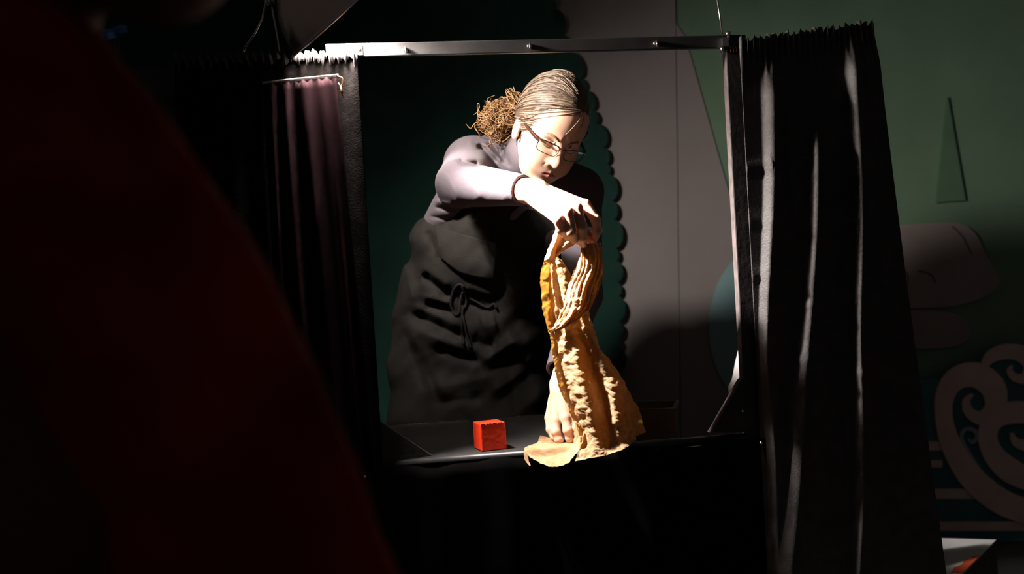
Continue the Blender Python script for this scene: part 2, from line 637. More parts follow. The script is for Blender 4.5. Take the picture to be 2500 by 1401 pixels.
bo = thing('boulder_cutout', on_plane(2300, 850, (0, WALL_Y - 0.02, 0), YN), 'rounded grey boulder board right of the black wing curtain', 'scenery')
out1 = catmull([(2060, 620), (2110, 570), (2180, 552), (2260, 546), (2335, 546), (2375, 570), (2400, 620), (2430, 670), (2430, 700), (2395, 725),
                (2330, 745), (2240, 752), (2140, 752), (2060, 720), (2050, 670), (2060, 620)], 60)[:-1]
flat_poly([tuple(p) for p in out1], WALL_Y - 0.003, 0.02).obj('face', MT['boulder'], bo)
out2 = catmull([(2130, 752), (2200, 756), (2290, 758), (2350, 775), (2366, 810), (2340, 840), (2270, 850), (2190, 846), (2130, 830), (2120, 790), (2130, 752)], 40)[:-1]
flat_poly([tuple(p) for p in out2], WALL_Y - 0.001, 0.014).obj('foot', MT['boulder'], bo)
for arc in ([(2325, 552), (2352, 580), (2372, 620)], [(2200, 655), (2215, 668), (2217, 690)], [(2240, 660), (2272, 670), (2284, 690)]):
    mb = MB()
    mb.tube([on_plane(a, b, (0, WALL_Y - 0.024, 0), YN) for a, b in catmull(arc, 10)], 0.0022, 6)
    mb.obj('painted_line', MT['line'], bo)

# ---- the wave board
WY = WALL_Y - 0.06


def strip(ctrl, y, thick):
    c = catmull(ctrl, 70)
    p = c[:, :2]
    t = np.gradient(p, axis=0)
    t /= np.hypot(t[:, 0], t[:, 1])[:, None] + 1e-9
    nrm = np.stack([-t[:, 1], t[:, 0]], 1)
    A, Bp = p + nrm * c[:, 2:3] / 2, p - nrm * c[:, 2:3] / 2
    mb = MB()
    V, F = [], []
    for a, b in zip(A, Bp):
        f_, g_ = on_plane(a[0], a[1], (0, y, 0), YN), on_plane(b[0], b[1], (0, y, 0), YN)
        V += [f_, g_, f_ + [0, -thick, 0], g_ + [0, -thick, 0]]
    for i in range(len(A) - 1):
        k = i * 4
        F += [(k + 2, k + 3, k + 7, k + 6), (k, k + 4, k + 5, k + 1), (k, k + 2, k + 6, k + 4), (k + 1, k + 5, k + 7, k + 3)]
    F += [(0, 1, 3, 2), (len(V) - 4, len(V) - 2, len(V) - 1, len(V) - 3)]
    return mb.add(V, F)


wv = thing('wave_cutout', on_plane(2500, 1380, (0, WY, 0), YN), 'teal sea board with beige curling waves at the right edge', 'scenery')
flat_poly([(2150, 925), (2300, 925), (2330, 900), (2390, 900), (2420, 868), (2470, 855), (2560, 880), (2720, 960), (2800, 1345), (2150, 1345)],
          WY, 0.015).obj('backing', MT['teal'], wv)
curls = [
    [(2720, 1262, 50), (2600, 1268, 56), (2520, 1252, 60), (2440, 1222, 62), (2370, 1165, 60), (2322, 1090, 50), (2302, 1020, 42), (2306, 960, 46),
     (2336, 922, 54), (2385, 916, 62), (2424, 950, 60), (2424, 998, 48), (2392, 1020, 34), (2362, 1003, 25), (2357, 977, 17), (2372, 962, 6)],
    [(2700, 1180, 50), (2600, 1190, 52), (2520, 1172, 55), (2462, 1146, 60), (2422, 1106, 50), (2408, 1060, 46), (2426, 1022, 48), (2470, 1006, 54),
     (2520, 1012, 52), (2545, 1050, 46), (2520, 1085, 32), (2480, 1080, 22), (2466, 1056, 8)],
    [(2395, 905, 10), (2415, 872, 28), (2452, 858, 36), (2492, 864, 40), (2514, 892, 36), (2500, 922, 26), (2474, 920, 20), (2462, 904, 14), (2468, 892, 5)],
]
for k, cc in enumerate(curls):
    strip(cc, WY - 0.015 - 0.001 * k, 0.012).obj('wave_curl', MT['beige'], wv)
strip([(2600, 1222, 10), (2500, 1218, 12), (2432, 1194, 12), (2392, 1150, 11), (2357, 1092, 9), (2346, 1064, 9), (2356, 1047, 9), (2377, 1050, 10),
       (2384, 1068, 10), (2372, 1079, 8), (2362, 1070, 4)], WY - 0.018, 0.006).obj('foam_line', MT['wave_white'], wv)
for a, b, c, d_ in ((2180, 1088, 2300, 22), (2180, 1132, 2300, 18), (2180, 1205, 2420, 24), (2180, 1284, 2700, 22)):
    flat_poly([(a, b - d_ / 2), (c, b - d_ / 2), (c, b + d_ / 2), (a, b + d_ / 2)], WY - 0.0155, 0.003).obj('stripe', MT['beige'], wv)

# ---- low white box with orange-red print, right foreground of the wall
bx_z = 0.27
def on_z(px, py, z):
    return on_plane(px, py, (0, 0, z), np.array([0, 0, 1.0]))
top = [on_z(*q, bx_z) for q in ((2230, 1312), (2432, 1317), (2310, 1440), (2190, 1440))]
wb = thing('white_box', np.array([np.mean([p[0] for p in top]), np.mean([p[1] for p in top]), 0]),
           'low dark box with a white lid and orange red print, bottom right', 'box')
MB().prism([p - np.array([0, 0, bx_z]) for p in top], np.array([0, 0, bx_z - 0.004])).obj('body', MT['crate'], wb)
MB().prism([p - np.array([0, 0, 0.0035]) for p in top], np.array([0, 0, 0.0035])).obj('lid', MT['white'], wb)
pr = [on_z(*q, bx_z + 0.0006) for q in ((2322, 1398), (2330, 1385), (2348, 1378), (2356, 1365), (2368, 1366), (2376, 1358), (2392, 1356), (2372, 1377), (2350, 1399))]
MB().prism(pr, np.array([0, 0, 0.0008])).obj('print', MT['orange'], wb)

# ---- blue cloth hanging far left
mb = MB()
c = PP([(246, 78, 2.9), (262, 74, 2.88), (280, 70, 2.9), (296, 64, 2.88), (310, 66, 2.9)])
c2 = PP([(248, 96, 2.9), (266, 96, 2.88), (284, 90, 2.9), (300, 80, 2.88), (312, 80, 2.9)])
s = grid_surface(np.stack([c, (c + c2) / 2 + [0, -0.01, 0], c2]), 8, 16)
blue = mesh_obj('blue_cloth', s.reshape(-1, 3), grid_faces(8, 16), MT['blue'], smooth=True,
                label='small dim blue cloth knotted on a stand, far upper left', cat='cloth')
blue.modifiers.new('thick', 'SOLIDIFY').thickness = 0.004
mb = MB()
mb.tube([np.array([c2[2][0], c2[2][1] + 0.012, 0.0]), np.array([c[2][0], c[2][1] + 0.012, c[2][2] + 0.01])], 0.008, 8)
mb.obj('cloth_stand', MT['black_wood'], label='thin black upright stand behind the audience member', cat='stand', smooth=True)

# ================================================================== THE BOOTH
bf = thing('booth_frame', B(0, 0, -TABLE_Z), 'black wooden puppet booth frame with top rail and corner brackets', 'frame')
# posts run from the floor to the top rail
MB().box(B(0, 0, 0), BU, BV, BW, (0.400, 0.436), (0.0, 0.024), (-TABLE_Z, OPEN_H + 0.02)).obj('post', MT['lit_edge_wood'], bf)
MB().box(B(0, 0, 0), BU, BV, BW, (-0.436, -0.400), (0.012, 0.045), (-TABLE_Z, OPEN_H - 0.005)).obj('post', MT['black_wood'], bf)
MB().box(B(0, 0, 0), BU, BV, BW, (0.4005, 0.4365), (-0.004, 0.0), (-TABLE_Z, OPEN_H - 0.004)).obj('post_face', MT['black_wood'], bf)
bar_l = uvw(on_booth(795, 120, -0.012))[0]
MB().box(B(0, 0, 0), BU, BV, BW, (bar_l, 0.445), (-0.006, 0.006), (OPEN_H, OPEN_H + 0.028)).obj('top_rail', MT['black_bar'], bf)
bevel(bf.children[-1], 0.002)
# left joint plate with its screws
MB().box(B(0, 0, 0), BU, BV, BW, (bar_l + 0.016, bar_l + 0.075), (-0.0085, -0.006), (OPEN_H + 0.003, OPEN_H + 0.025)).obj('joint_plate', MT['metal'], bf)
for du in (0.022, 0.056):
    mb = MB()
    mb.lathe(B(bar_l + 0.013 + du, -0.0082, OPEN_H + 0.014), -BV, [(0, 0.0045), (0.002, 0.004), (0.003, 0.0)], 12)
    mb.obj('screw', MT['chrome'], bf, smooth=True)
for px_, py_ in ((990, 122), (1292, 113), (1600, 106)):
    q = on_booth(px_, py_, -0.006)
    mb = MB()
    mb.lathe(q, -BV, [(0, 0.0055), (0.004, 0.005), (0.0055, 0.003), (0.006, 0.0)], 14)
    mb.tube([q - BV * 0.004, q - BV * 0.012 + BW * 0.004, q - BV * 0.013 - BW * 0.010], 0.0018, 6)
    mb.obj('hook', MT['chrome'], bf, smooth=True)
# corner brackets
def bracket(pts, v0=-0.006, v1=0.010):
    mb = MB()
    poly = [on_booth(a, b, v0) for a, b in pts]
    mb.prism(poly, BV * (v1 - v0))
    return mb
bracket([(1822, 915), (1806, 928), (1733, 1056), (1826, 1056)]).obj('corner_bracket', MT['lit_edge_wood'], bf)
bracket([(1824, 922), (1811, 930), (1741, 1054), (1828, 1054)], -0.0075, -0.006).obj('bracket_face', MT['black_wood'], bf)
bracket([(916, 1022), (1056, 1113), (924, 1128)]).obj('corner_bracket', MT['black_wood'], bf)
# hardware at the top right
q = on_booth(1778, 82, -0.005)
mb = MB(); mb.ball(q, 0.0065, 8); mb.tube([q, q - BW * 0.014], 0.003, 8); mb.obj('wing_nut', MT['chrome'], bf, smooth=True)
MB().box(on_booth(1771, 102, -0.016), BU, BV, BW, (-0.006, 0.007), (0, 0.018), (-0.010, 0.010)).obj('clip_plate', MT['chrome'], bf)
mb = MB(); mb.lathe(on_booth(1764, 120, -0.012), BU * 0.8 - BV * 0.6, [(-0.003, 0), (-0.003, 0.008), (0.003, 0.009), (0.003, 0)], 16)
mb.obj('washer', MT['chrome'], bf, smooth=True)
q = on_booth(1797, 121, -0.008)
mb = MB()
tt = np.linspace(0, 1, 90)
mb.tube([q + BU * (-0.016 + 0.045 * t) + (BW * math.cos(t * 44) - BV * math.sin(t * 44)) * 0.006 for t in tt], 0.0013, 5)
mb.obj('spring', MT['brass'], bf, smooth=True)
for px_, py_ in ((1858, 1081), (890, 1163), (1813, 1003)):
    mb = MB(); mb.ball(on_booth(px_, py_, -0.060 if px_ > 1850 else -0.0085 if px_ > 1000 else -0.055), 0.0035, 6)
    mb.obj('screw', MT['chrome'], bf, smooth=True)

mb = MB()
a, b = on_booth(1764, 88, -0.004), on_booth(1737, -90, -0.004)
mb.tube([a, a * 0.7 + b * 0.3 + BU * 0.001, b], 0.0022, 6)
mb.obj('stay_wire', MT['chrome'], label='thin steel stay wire rising from the rail at right', cat='wire', smooth=True)

# ---- table
tb = thing('stage_table', B(0, 0.27, -TABLE_Z), 'worn black painted stage table behind the booth opening', 'table')
TV0, TV1 = 0.005, 0.545
def on_top(px, v):
    """u on the table top of the point at depth v seen in pixel column px"""
    return min(np.linspace(-0.4, 0.4, 400), key=lambda u_: abs(to_px(B(u_, v, 0))[0] - px))
ur, uf = on_top(1330, TV1), on_top(1462, TV0)
MB().prism([B(-0.398, TV0, -0.022), B(uf, TV0, -0.022), B(ur, TV1, -0.022), B(-0.398, TV1, -0.022)], BW * 0.022).obj('table_top', MT['table_black'], tb)
bevel(tb.children[-1], 0.002)
MB().box(B(0, 0, 0), BU, BV, BW, (-0.398, 0.398), (TV0, TV1), (-0.145, -0.125)).obj('lower_shelf', MT['skirt'], tb)
MB().box(B(0, 0, 0), BU, BV, BW, (-0.398, 0.398), (0.004, 0.020), (-0.06, -0.022)).obj('front_batten', MT['black_wood'], tb)
mb = MB()
mb.tube([B(-0.398, -0.004, -0.007), B(0.0, -0.004, -0.007), B(0.398, -0.004, -0.007)], 0.0095, 14)
mb.obj('front_roll', MT['black_bar'], tb, smooth=True)
for su in (-0.36, 0.36):
    for sv in (0.06, 0.50):
        MB().box(B(su, sv, -0.145), BU, BV, BW, (-0.02, 0.02), (-0.02, 0.02), (-TABLE_Z + 0.145, 0)).obj('leg', MT['black_wood'], tb)
# chips of bare wood along the rear edge
for k, (a, b_) in enumerate(((1000, 1038), (1012, 1036), (1025, 1036), (1040, 1033), (1078, 1031), (1118, 1030), (1262, 1014), (1285, 1012), (1315, 1008))):
    q = on_z(a, b_, TABLE_Z + 0.0004)
    u, v, w_ = uvw(q)
    v = TV1 - 0.006 - 0.004 * (k % 3)
    L = 0.004 + 0.006 * ((k * 7) % 5) / 5
    poly = [B(u - L, v, 0.0003), B(u - L * 0.3, v - 0.003, 0.0003), B(u + L, v - 0.001, 0.0003), B(u + L * 0.6, v + 0.003, 0.0003)]
    if u < ur - 0.012:
        MB().prism(poly, BW * 0.0005).obj('paint_chip', MT['chipped'], tb)

# ---- black cloth over the table front
def cloth(name, top_fn, bot_fn, nu, nv, material, parent=None, **kw):
    u = np.linspace(0, 1, nu)
    T, Bt = np.array([top_fn(x) for x in u]), np.array([bot_fn(x) for x in u])
    t = np.linspace(0, 1, nv)[:, None, None]
    S = T[None] * (1 - t) + Bt[None] * t
    return S


sk_u0, sk_u1 = -0.46, 0.47
def sk_top(x):
    return B(sk_u0 + (sk_u1 - sk_u0) * x, -0.016 - 0.004 * math.sin(x * 40), -0.012 + 0.004 * math.sin(x * 23) + 0.002 * math.sin(x * 61))
def sk_bot(x):
    return B(sk_u0 - 0.03 + (sk_u1 - sk_u0 + 0.06) * x, -0.020 - 0.012 * math.sin(x * 38 + 0.4) - 0.005 * math.sin(x * 77), -TABLE_Z + 0.006)
S = cloth('x', sk_top, sk_bot, 200, 30, None)
sk = mesh_obj('front_skirt', S.reshape(-1, 3), grid_faces(30, 200), MT['skirt'], smooth=True,
              label='black cloth skirt hanging below the table front', cat='curtain')
sk.modifiers.new('thick', 'SOLIDIFY').thickness = 0.002

# ---- right wing: rod and curtain
RT_A = on_booth(1800, 118, -0.006)
RT_B = on_booth(2128, 74, 0.015)
wg = thing('wing_rod', np.array([RT_B[0], RT_B[1], 0]), 'black wing rod on a leg carrying the right curtain', 'frame')
mb = MB(); mb.tube([RT_A + BU * 0.004, RT_A * 0.5 + RT_B * 0.5, RT_B], 0.008, 10); mb.obj('rod', MT['black_wood'], wg, smooth=True)
mb = MB(); mb.tube([RT_B - np.array([0.012, -0.02, 0]), np.array([RT_B[0] - 0.012, RT_B[1] + 0.02, 0.0])], 0.010, 10); mb.obj('leg', MT['black_wood'], wg, smooth=True)

def wing_profile(u, t):
    """height of the cloth towards the camera: narrow left-facing risers, wide right-facing falls"""
    z = 0.0
    for (a0, sl, w0, w1, h, t0, t1) in ((0.150, -0.30, 0.085, 0.035, 0.020, 0.02, 1.2), (0.53, -0.72, 0.030, 0.095, 0.024, 0.10, 1.2),
                                        (0.760, -0.43, 0.060, 0.066, 0.028, 0.0, 1.2), (0.30, -0.2, 0.03, 0.03, 0.008, 0.05, 0.3), (0.86, -0.2, 0.03, 0.03, 0.008, 0.0, 0.12)):
        a = max(a0 + sl * t, 0.02) + 0.010 * math.sin(t * 17 + a0 * 30)
        wd = w0 + (w1 - w0) * min(1, t / 0.4)
        k = min(1, max(0, (t - t0) / 0.05)) * min(1, max(0, (t1 - t) / 0.1))
        if u < a:
            f = 0.0
        elif u < a + wd:
            x = (u - a) / wd
            f = 3 * x * x - 2 * x ** 3
        else:
            f = math.exp(-(u - a - wd) / 0.11)
        z += f * h * k
    return z


NU, NVV = 260, 110
rows = []
cdir = (RT_B - RT_A); cdir[2] = 0; cdir /= np.linalg.norm(cdir)
cn = np.array([cdir[1], -cdir[0], 0])      # towards the camera side
for j in range(NVV):
    t = j / (NVV - 1)
    row = []
    for i in range(NU):
        u = i / (NU - 1)
        top_p = RT_A * (1 - u) + RT_B * u
        z = top_p[2] * (1 - t) + 0.004 * t
        fl = 0.115 * t ** 1.15                  # the curtain flares outwards towards the floor
        p = np.array([top_p[0], top_p[1], z]) + cdir * (u ** 1.5) * fl * 1.0 + cn * (0.012 + 0.05 * t * u)
        off = wing_profile(u, t)
        g = math.exp(-((t - 0.0) / 0.03) ** 2)
        p = p + cn * (off * (1 - 0.6 * g) + 0.004 * g * math.sin(u * 150))
        # pressed-in horizontal creases
        p[2] += 0.016 * math.exp(-(t / 0.004) ** 2) + 0.005 * math.sin(u * 130) * math.exp(-(t / 0.012) ** 2) + 0.003 * math.sin(u * 57 + 1) * math.exp(-(t / 0.012) ** 2)
        for tc_, ua, ub in ((0.165, 0.0, .16), (0.235, .0, .2), (0.275, .55, .66), (0.31, 0, .12), (0.325, .56, .66), (0.345, .56, .66), (0.36, .32, .4),
                            (0.40, .53, .64), (0.43, .24, .34), (0.46, .54, .64), (0.50, .2, .36)):
            if ua < u < ub:
                p = p + cn * (0.0035 * math.exp(-((t - tc_) / 0.0035) ** 2))
        row.append(p)
    rows.append(row)
S = np.array(rows)
wc = mesh_obj('wing_curtain', S.reshape(-1, 3), grid_faces(NVV, NU), MT['wing_cloth'], smooth=True,
              label='tall black pleated side curtain hanging to the right of the opening', cat='curtain')
wc.modifiers.new('thick', 'SOLIDIFY').thickness = 0.0015

# ---- left wing: rail, leg, black curtain, plum curtain on a spring wire
lw_u1 = uvw(on_booth(872, 140, -0.01))[0]
lw_u0 = uvw(on_booth(300, 165, -0.01))[0]
lw_c0 = uvw(on_booth(432, 165, -0.01))[0]
RAIL_W = OPEN_H - 0.008
lr = thing('left_wing_rail', B(lw_u0, 0, -TABLE_Z), 'black rail on a leg left of the booth opening', 'frame')
MB().box(B(0, 0, RAIL_W), BU, BV, BW, (lw_u0 - 0.3, -0.437), (0.014, 0.034), (-0.058, 0.002)).obj('rail', MT['black_wood'], lr)
MB().box(B(0, 0, 0), BU, BV, BW, (lw_u0 - 0.3, lw_u0 - 0.26), (0.014, 0.034), (-TABLE_Z, RAIL_W - 0.058)).obj('leg', MT['black_wood'], lr)

NU, NVV = 220, 70
u = np.linspace(0, 1, NU)
rows = []
for j in range(NVV):
    t = j / (NVV - 1)
    uu = lw_c0 + (lw_u1 - lw_c0) * u - 0.05 * t * (1 - u)
    uu = uu + 0.012 * t * u
    wv_ = -0.022 - (0.007 + 0.012 * t) * (0.5 + 0.5 * np.sin(u * 46 + 1.3 * np.sin(u * 9) + 0.4 * t))
    ww = RAIL_W + 0.010 - (RAIL_W + 0.010 + TABLE_Z - 0.004) * t
    ruf = math.exp(-(t / 0.02) ** 2) * (0.004 * np.sin(u * 150) + 0.003 * np.sin(u * 67 + 2))
    v_ = wv_ + math.exp(-(t / 0.010) ** 2) * 0.016
    rows.append(np.array([B(a, b, ww + c) for a, b, c in zip(uu, v_, ruf)]))
S = np.array(rows)
# the cloth turns back over the rail at the top
turn = np.array([[B(a, b + 0.030, ww0) for a, b, ww0 in zip(lw_c0 + (lw_u1 - lw_c0) * u, np.full(NU, 0.0), RAIL_W + 0.008 + 0.003 * np.sin(u * 140))]])
S = np.concatenate([turn, S])
lcur = thing('left_curtain', B((lw_c0 + lw_u1) / 2, -0.02, -TABLE_Z), 'black curtain gathered over the rail left of the opening', 'curtain')
lc = mesh_obj('cloth', S.reshape(-1, 3), grid_faces(NVV + 1, NU), MT['velvet'], lcur, smooth=True)
lc.modifiers.new('thick', 'SOLIDIFY').thickness = 0.0015
# frayed strip added atop the gathers, paler to paint in the lamplit lip
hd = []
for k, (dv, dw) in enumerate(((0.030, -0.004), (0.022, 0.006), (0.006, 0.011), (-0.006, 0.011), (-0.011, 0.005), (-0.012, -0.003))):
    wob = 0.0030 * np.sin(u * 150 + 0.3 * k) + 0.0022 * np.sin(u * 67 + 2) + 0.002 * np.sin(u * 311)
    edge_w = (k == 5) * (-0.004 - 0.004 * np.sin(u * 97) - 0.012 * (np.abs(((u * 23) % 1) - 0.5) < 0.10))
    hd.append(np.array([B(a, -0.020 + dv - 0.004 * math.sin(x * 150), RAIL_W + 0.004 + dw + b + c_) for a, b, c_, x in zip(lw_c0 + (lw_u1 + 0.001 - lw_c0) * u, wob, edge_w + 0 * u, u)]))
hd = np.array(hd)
ht = mesh_obj('lit_lip', hd.reshape(-1, 3), grid_faces(6, NU), MT['lit_top'], lcur, smooth=True)
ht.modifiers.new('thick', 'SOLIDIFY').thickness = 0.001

# plum curtain
pw = thing('plum_curtain', on_booth(760, 1000, -0.05), 'dim plum curtain on a spring wire below the clamp lamp', 'curtain')
wire_a, wire_b = on_booth(640, 203, -0.062), on_booth(826, 184, -0.062)
mb = MB()
tt = np.linspace(0, 1, 700)
mb.tube([wire_a * (1 - t) + wire_b * t + (BW * math.cos(t * 420) + BV * math.sin(t * 420)) * 0.0028 for t in tt], 0.0009, 4)
mb.obj('spring_wire', MT['chrome'], pw, smooth=True)
mb = MB()
h0 = on_booth(830, 190, -0.064)
mb.tube([h0 + BW * 0.004 - BU * 0.005, h0 + BU * 0.004, h0 + BU * 0.006 - BW * 0.010, h0 - BW * 0.018, h0 - BU * 0.004 - BW * 0.010], 0.0018, 8)
mb.obj('hook', MT['brass'], pw, smooth=True)
mb = MB()
mb.tube([h0 - BW * 0.016, h0 + BU * 0.002 - BW * 0.028, h0 + BU * 0.005 - BW * 0.04], [0.0022, 0.003, 0.001], 8)
mb.obj('pull_cord', MT['brass'], pw, smooth=True)
NU, NVV = 130, 50
rows = []
for j in range(NVV):
    t = j / (NVV - 1)
    for_u = np.linspace(0, 1, NU)
    c0, c1 = wire_a, wire_b - BU * 0.004
    base = c0[None] * (1 - for_u[:, None]) + c1[None] * for_u[:, None]
    base = base + BU[None] * (0.035 * t * (for_u[:, None]))
    off = (0.004 + 0.012 * min(1, t * 3)) * np.sin(for_u * 30 + 2.0 * np.sin(for_u * 5 + t)) - 0.004
    base = base + BV[None] * off[:, None]
    base[:, 2] += -0.006 - (0.80) * t + 0.003 * np.sin(for_u * 60) * (t < 0.01)
    rows.append(base)
S = np.array(rows)
pc = mesh_obj('cloth', S.reshape(-1, 3), grid_faces(NVV, NU), MT['plum'], pw, smooth=True)
pc.modifiers.new('thick', 'SOLIDIFY').thickness = 0.0012

# ---- clamp lamp
axis = RIGHT * 0.67 - UP * 0.74 + FWD * 0.35
axis /= np.linalg.norm(axis)
BULB_IN = 0.058
LD = min(np.linspace(1.98, 2.12, 200), key=lambda d: abs(uvw(P(809, 49, d) - axis * BULB_IN)[1] + 0.054))
rim_c = P(809, 49, LD)
lamp = thing('clamp_lamp', P(640, 150, 2.07), 'aluminium clamp lamp with a dome reflector above the left curtain', 'lamp')
RR = 0.104
prof = [(h * 1.2, r) for h, r in ((0.0, RR), (-0.006, RR * 0.985), (-0.02, RR * 0.95), (-0.04, RR * 0.87), (-0.06, RR * 0.75), (-0.078, RR * 0.58), (-0.09, RR * 0.40), (-0.098, RR * 0.24), (-0.105, RR * 0.22))]
MB().lathe(rim_c, axis, prof, 48).obj('reflector', MT['metal'], lamp, smooth=True)
MB().lathe(rim_c, axis, [(h - 0.0015 if k else h, max(r - 0.0018, 0.001)) for k, (h, r) in enumerate(prof)] + [(-0.124, 0.0)], 48).obj('reflector_lining', MT['metal_in'], lamp, smooth=True)
MB().lathe(rim_c, axis, [(-0.004, RR), (0.0, RR + 0.0025), (0.004, RR + 0.002), (0.004, RR - 0.001), (-0.002, RR - 0.002)], 48).obj('rim', MT['rim_metal'], lamp, smooth=True)
MB().lathe(rim_c, axis, [(-0.18, 0.0), (-0.18, 0.020), (-0.125, 0.024), (-0.118, 0.022), (-0.11, 0.016), (-0.11, 0.0)], 24).obj('socket', MT['plastic'], lamp, smooth=True)
MB().lathe(rim_c, axis, [(h - BULB_IN + 0.037, r) for h, r in ((-0.088, 0.012), (-0.072, 0.014), (-0.058, 0.022), (-0.042, 0.0285), (-0.028, 0.028), (-0.016, 0.020), (-0.010, 0.010), (-0.008, 0.0))], 24).obj(
    'bulb', MT['bulb'], lamp, smooth=True)
# the beam the polished reflector throws forward
sl = bpy.data.lights.new('lamp_beam', 'SPOT')
sl.energy = BEAM_WATTS
sl.color = (1.0, 0.93, 0.86)
sl.spot_size = math.radians(86)
sl.spot_blend = 1.0
sl.shadow_soft_size = 0.022
so_ = bpy.data.objects.new('lamp_beam', sl)
COL.objects.link(so_)
so_.parent = lamp
so_.matrix_local = Matrix.Translation(Vector(rim_c + axis * 0.012 - bpy_loc[lamp.name])) @ Vector(-(RIGHT * 0.58 - UP * 0.76 + FWD * 0.22)).to_track_quat('Z', 'Y').to_matrix().to_4x4()
# spring clamp: two bent wire legs from a pivot, jaws on the rail
pv = P(656, 6, 2.05)
jl, jr = P(594, 128, 2.075), P(684, 134, 2.035)
mb = MB(); mb.tube([pv + RIGHT * -0.006, P(640, 45, 2.05), P(622, 82, 2.055), P(598, 116, 2.065), jl, P(600, 142, 2.078)], 0.0022, 8)
mb.obj('clamp_leg', MT['chrome'], lamp, smooth=True)
mb = MB(); mb.tube([pv + RIGHT * 0.004, P(668, 40, 2.045), P(676, 82, 2.04), P(682, 118, 2.036), jr, P(678, 146, 2.03)], 0.0022, 8)
mb.obj('clamp_leg', MT['chrome'], lamp, smooth=True)
mb = MB()
for k, dx in enumerate((-0.004, 0.002, 0.009)):
    mb.lathe(pv + RIGHT * dx + UP * (0.002 * k), RIGHT, [(-0.0025, 0.0), (-0.0025, 0.0065), (0.0025, 0.0065), (0.0025, 0)], 14)
mb.obj('clamp_pivot', MT['chrome'], lamp, smooth=True)
mb = MB(); mb.tube([pv, P(670, -40, 2.05), P(715, -62, LD), rim_c - axis * 0.15], 0.006, 8); mb.obj('swivel_arm', MT['chrome'], lamp, smooth=True)

# ---- white card glimpsed behind the right post
wcard = [on_booth(a, b, v) for a, b, v in ((1840, 838, 0.27), (1804, 846, 0.31), (1794, 885, 0.325), (1787, 925, 0.34), (1777, 945, 0.355), (1779, 962, 0.352),
                                           (1794, 975, 0.33), (1794, 1040, 0.33))]
wcard += [np.array([wcard[-1][0], wcard[-1][1], 0.002]), np.array([wcard[0][0], wcard[0][1], 0.002])]
MB().prism(wcard, (BV * 0.8 + BU * 0.6) * 0.003).obj('white_card', MT['white'], label='tall torn white card glimpsed behind the right post above the bracket', cat='card')

# ---- low open crate on the table's far right corner
cb = B(0.285, 0.40, -0.125)
crate = thing('open_crate', cb, 'dim open wooden crate on the lower shelf behind the right bracket', 'crate')
ca, cbv = BU * math.cos(-0.35) + BV * math.sin(-0.35), BV * math.cos(-0.35) - BU * math.sin(-0.35)
hx, hy, hz = 0.080, 0.080, 0.150
for dx, dy in (((-hx, -hx + 0.010), (-hy, hy)), ((hx - 0.010, hx), (-hy, hy)), ((-hx + 0.010, hx - 0.010), (-hy, -hy + 0.010)), ((-hx + 0.010, hx - 0.010), (hy - 0.010, hy))):
    MB().box(cb, ca, cbv, BW, dx, dy, (0.0, hz)).obj('side_board', MT['crate'], crate)
MB().box(cb, ca, cbv, BW, (-hx + 0.010, hx - 0.010), (-hy + 0.010, hy - 0.010), (0, 0.006)).obj('bottom_board', MT['crate'], crate)

# ---- red block
q = on_z(1207, 1100, TABLE_Z)
rc = 0.0285
th = 0.34
a1, a2 = np.array([math.cos(th), math.sin(th), 0]), np.array([-math.sin(th), math.cos(th), 0])
qc = q + a2 * rc * 0.9 + BV * 0.004
rb = thing('red_block', np.array([qc[0], qc[1], TABLE_Z]), 'small red orange painted wooden cube standing at the table edge', 'block')
cube = MB().box((qc[0], qc[1], TABLE_Z + 0.001), a1, a2, BW, (-rc, rc), (-rc, rc), (0, 2 * rc * 1.02)).obj('cube', MT['red'], rb)
bevel(cube, 0.0022, 3)
for k in range(9):
    x = -rc + 2 * rc * (k + 0.5) / 9 + 0.001 * math.sin(k * 5)
    MB().box((qc[0], qc[1], TABLE_Z + 0.001 + 2 * rc * 1.02), a1, a2, BW, (x - 0.002 * (1 + k % 2), x + 0.002), (-rc - 0.0003, -rc + 0.002 + 0.0015 * ((k * 3) % 4)),
             (-0.0025, 0.0003)).obj('paint_chip', MT['red_chip'], rb)
# ================================================================== THE PERFORMER
HX = RIGHT * 0.884 - UP * 0.207 + FWD * 0.419      # her left
HY = RIGHT * 0.249 - UP * 0.550 - FWD * 0.797      # where the face looks
HZ = RIGHT * 0.395 + UP * 0.809 - FWD * 0.435      # crown
HO = P(1336.4, 330.5, 2.40)
HS = 0.972
HR = np.array([HX, HY, HZ])


def head_w(q):
    return HO + (np.asarray(q, float) * HS) @ HR


def to_head(p):
    return ((p - f32(HO)) @ f32(HR).T) / np.float32(HS)


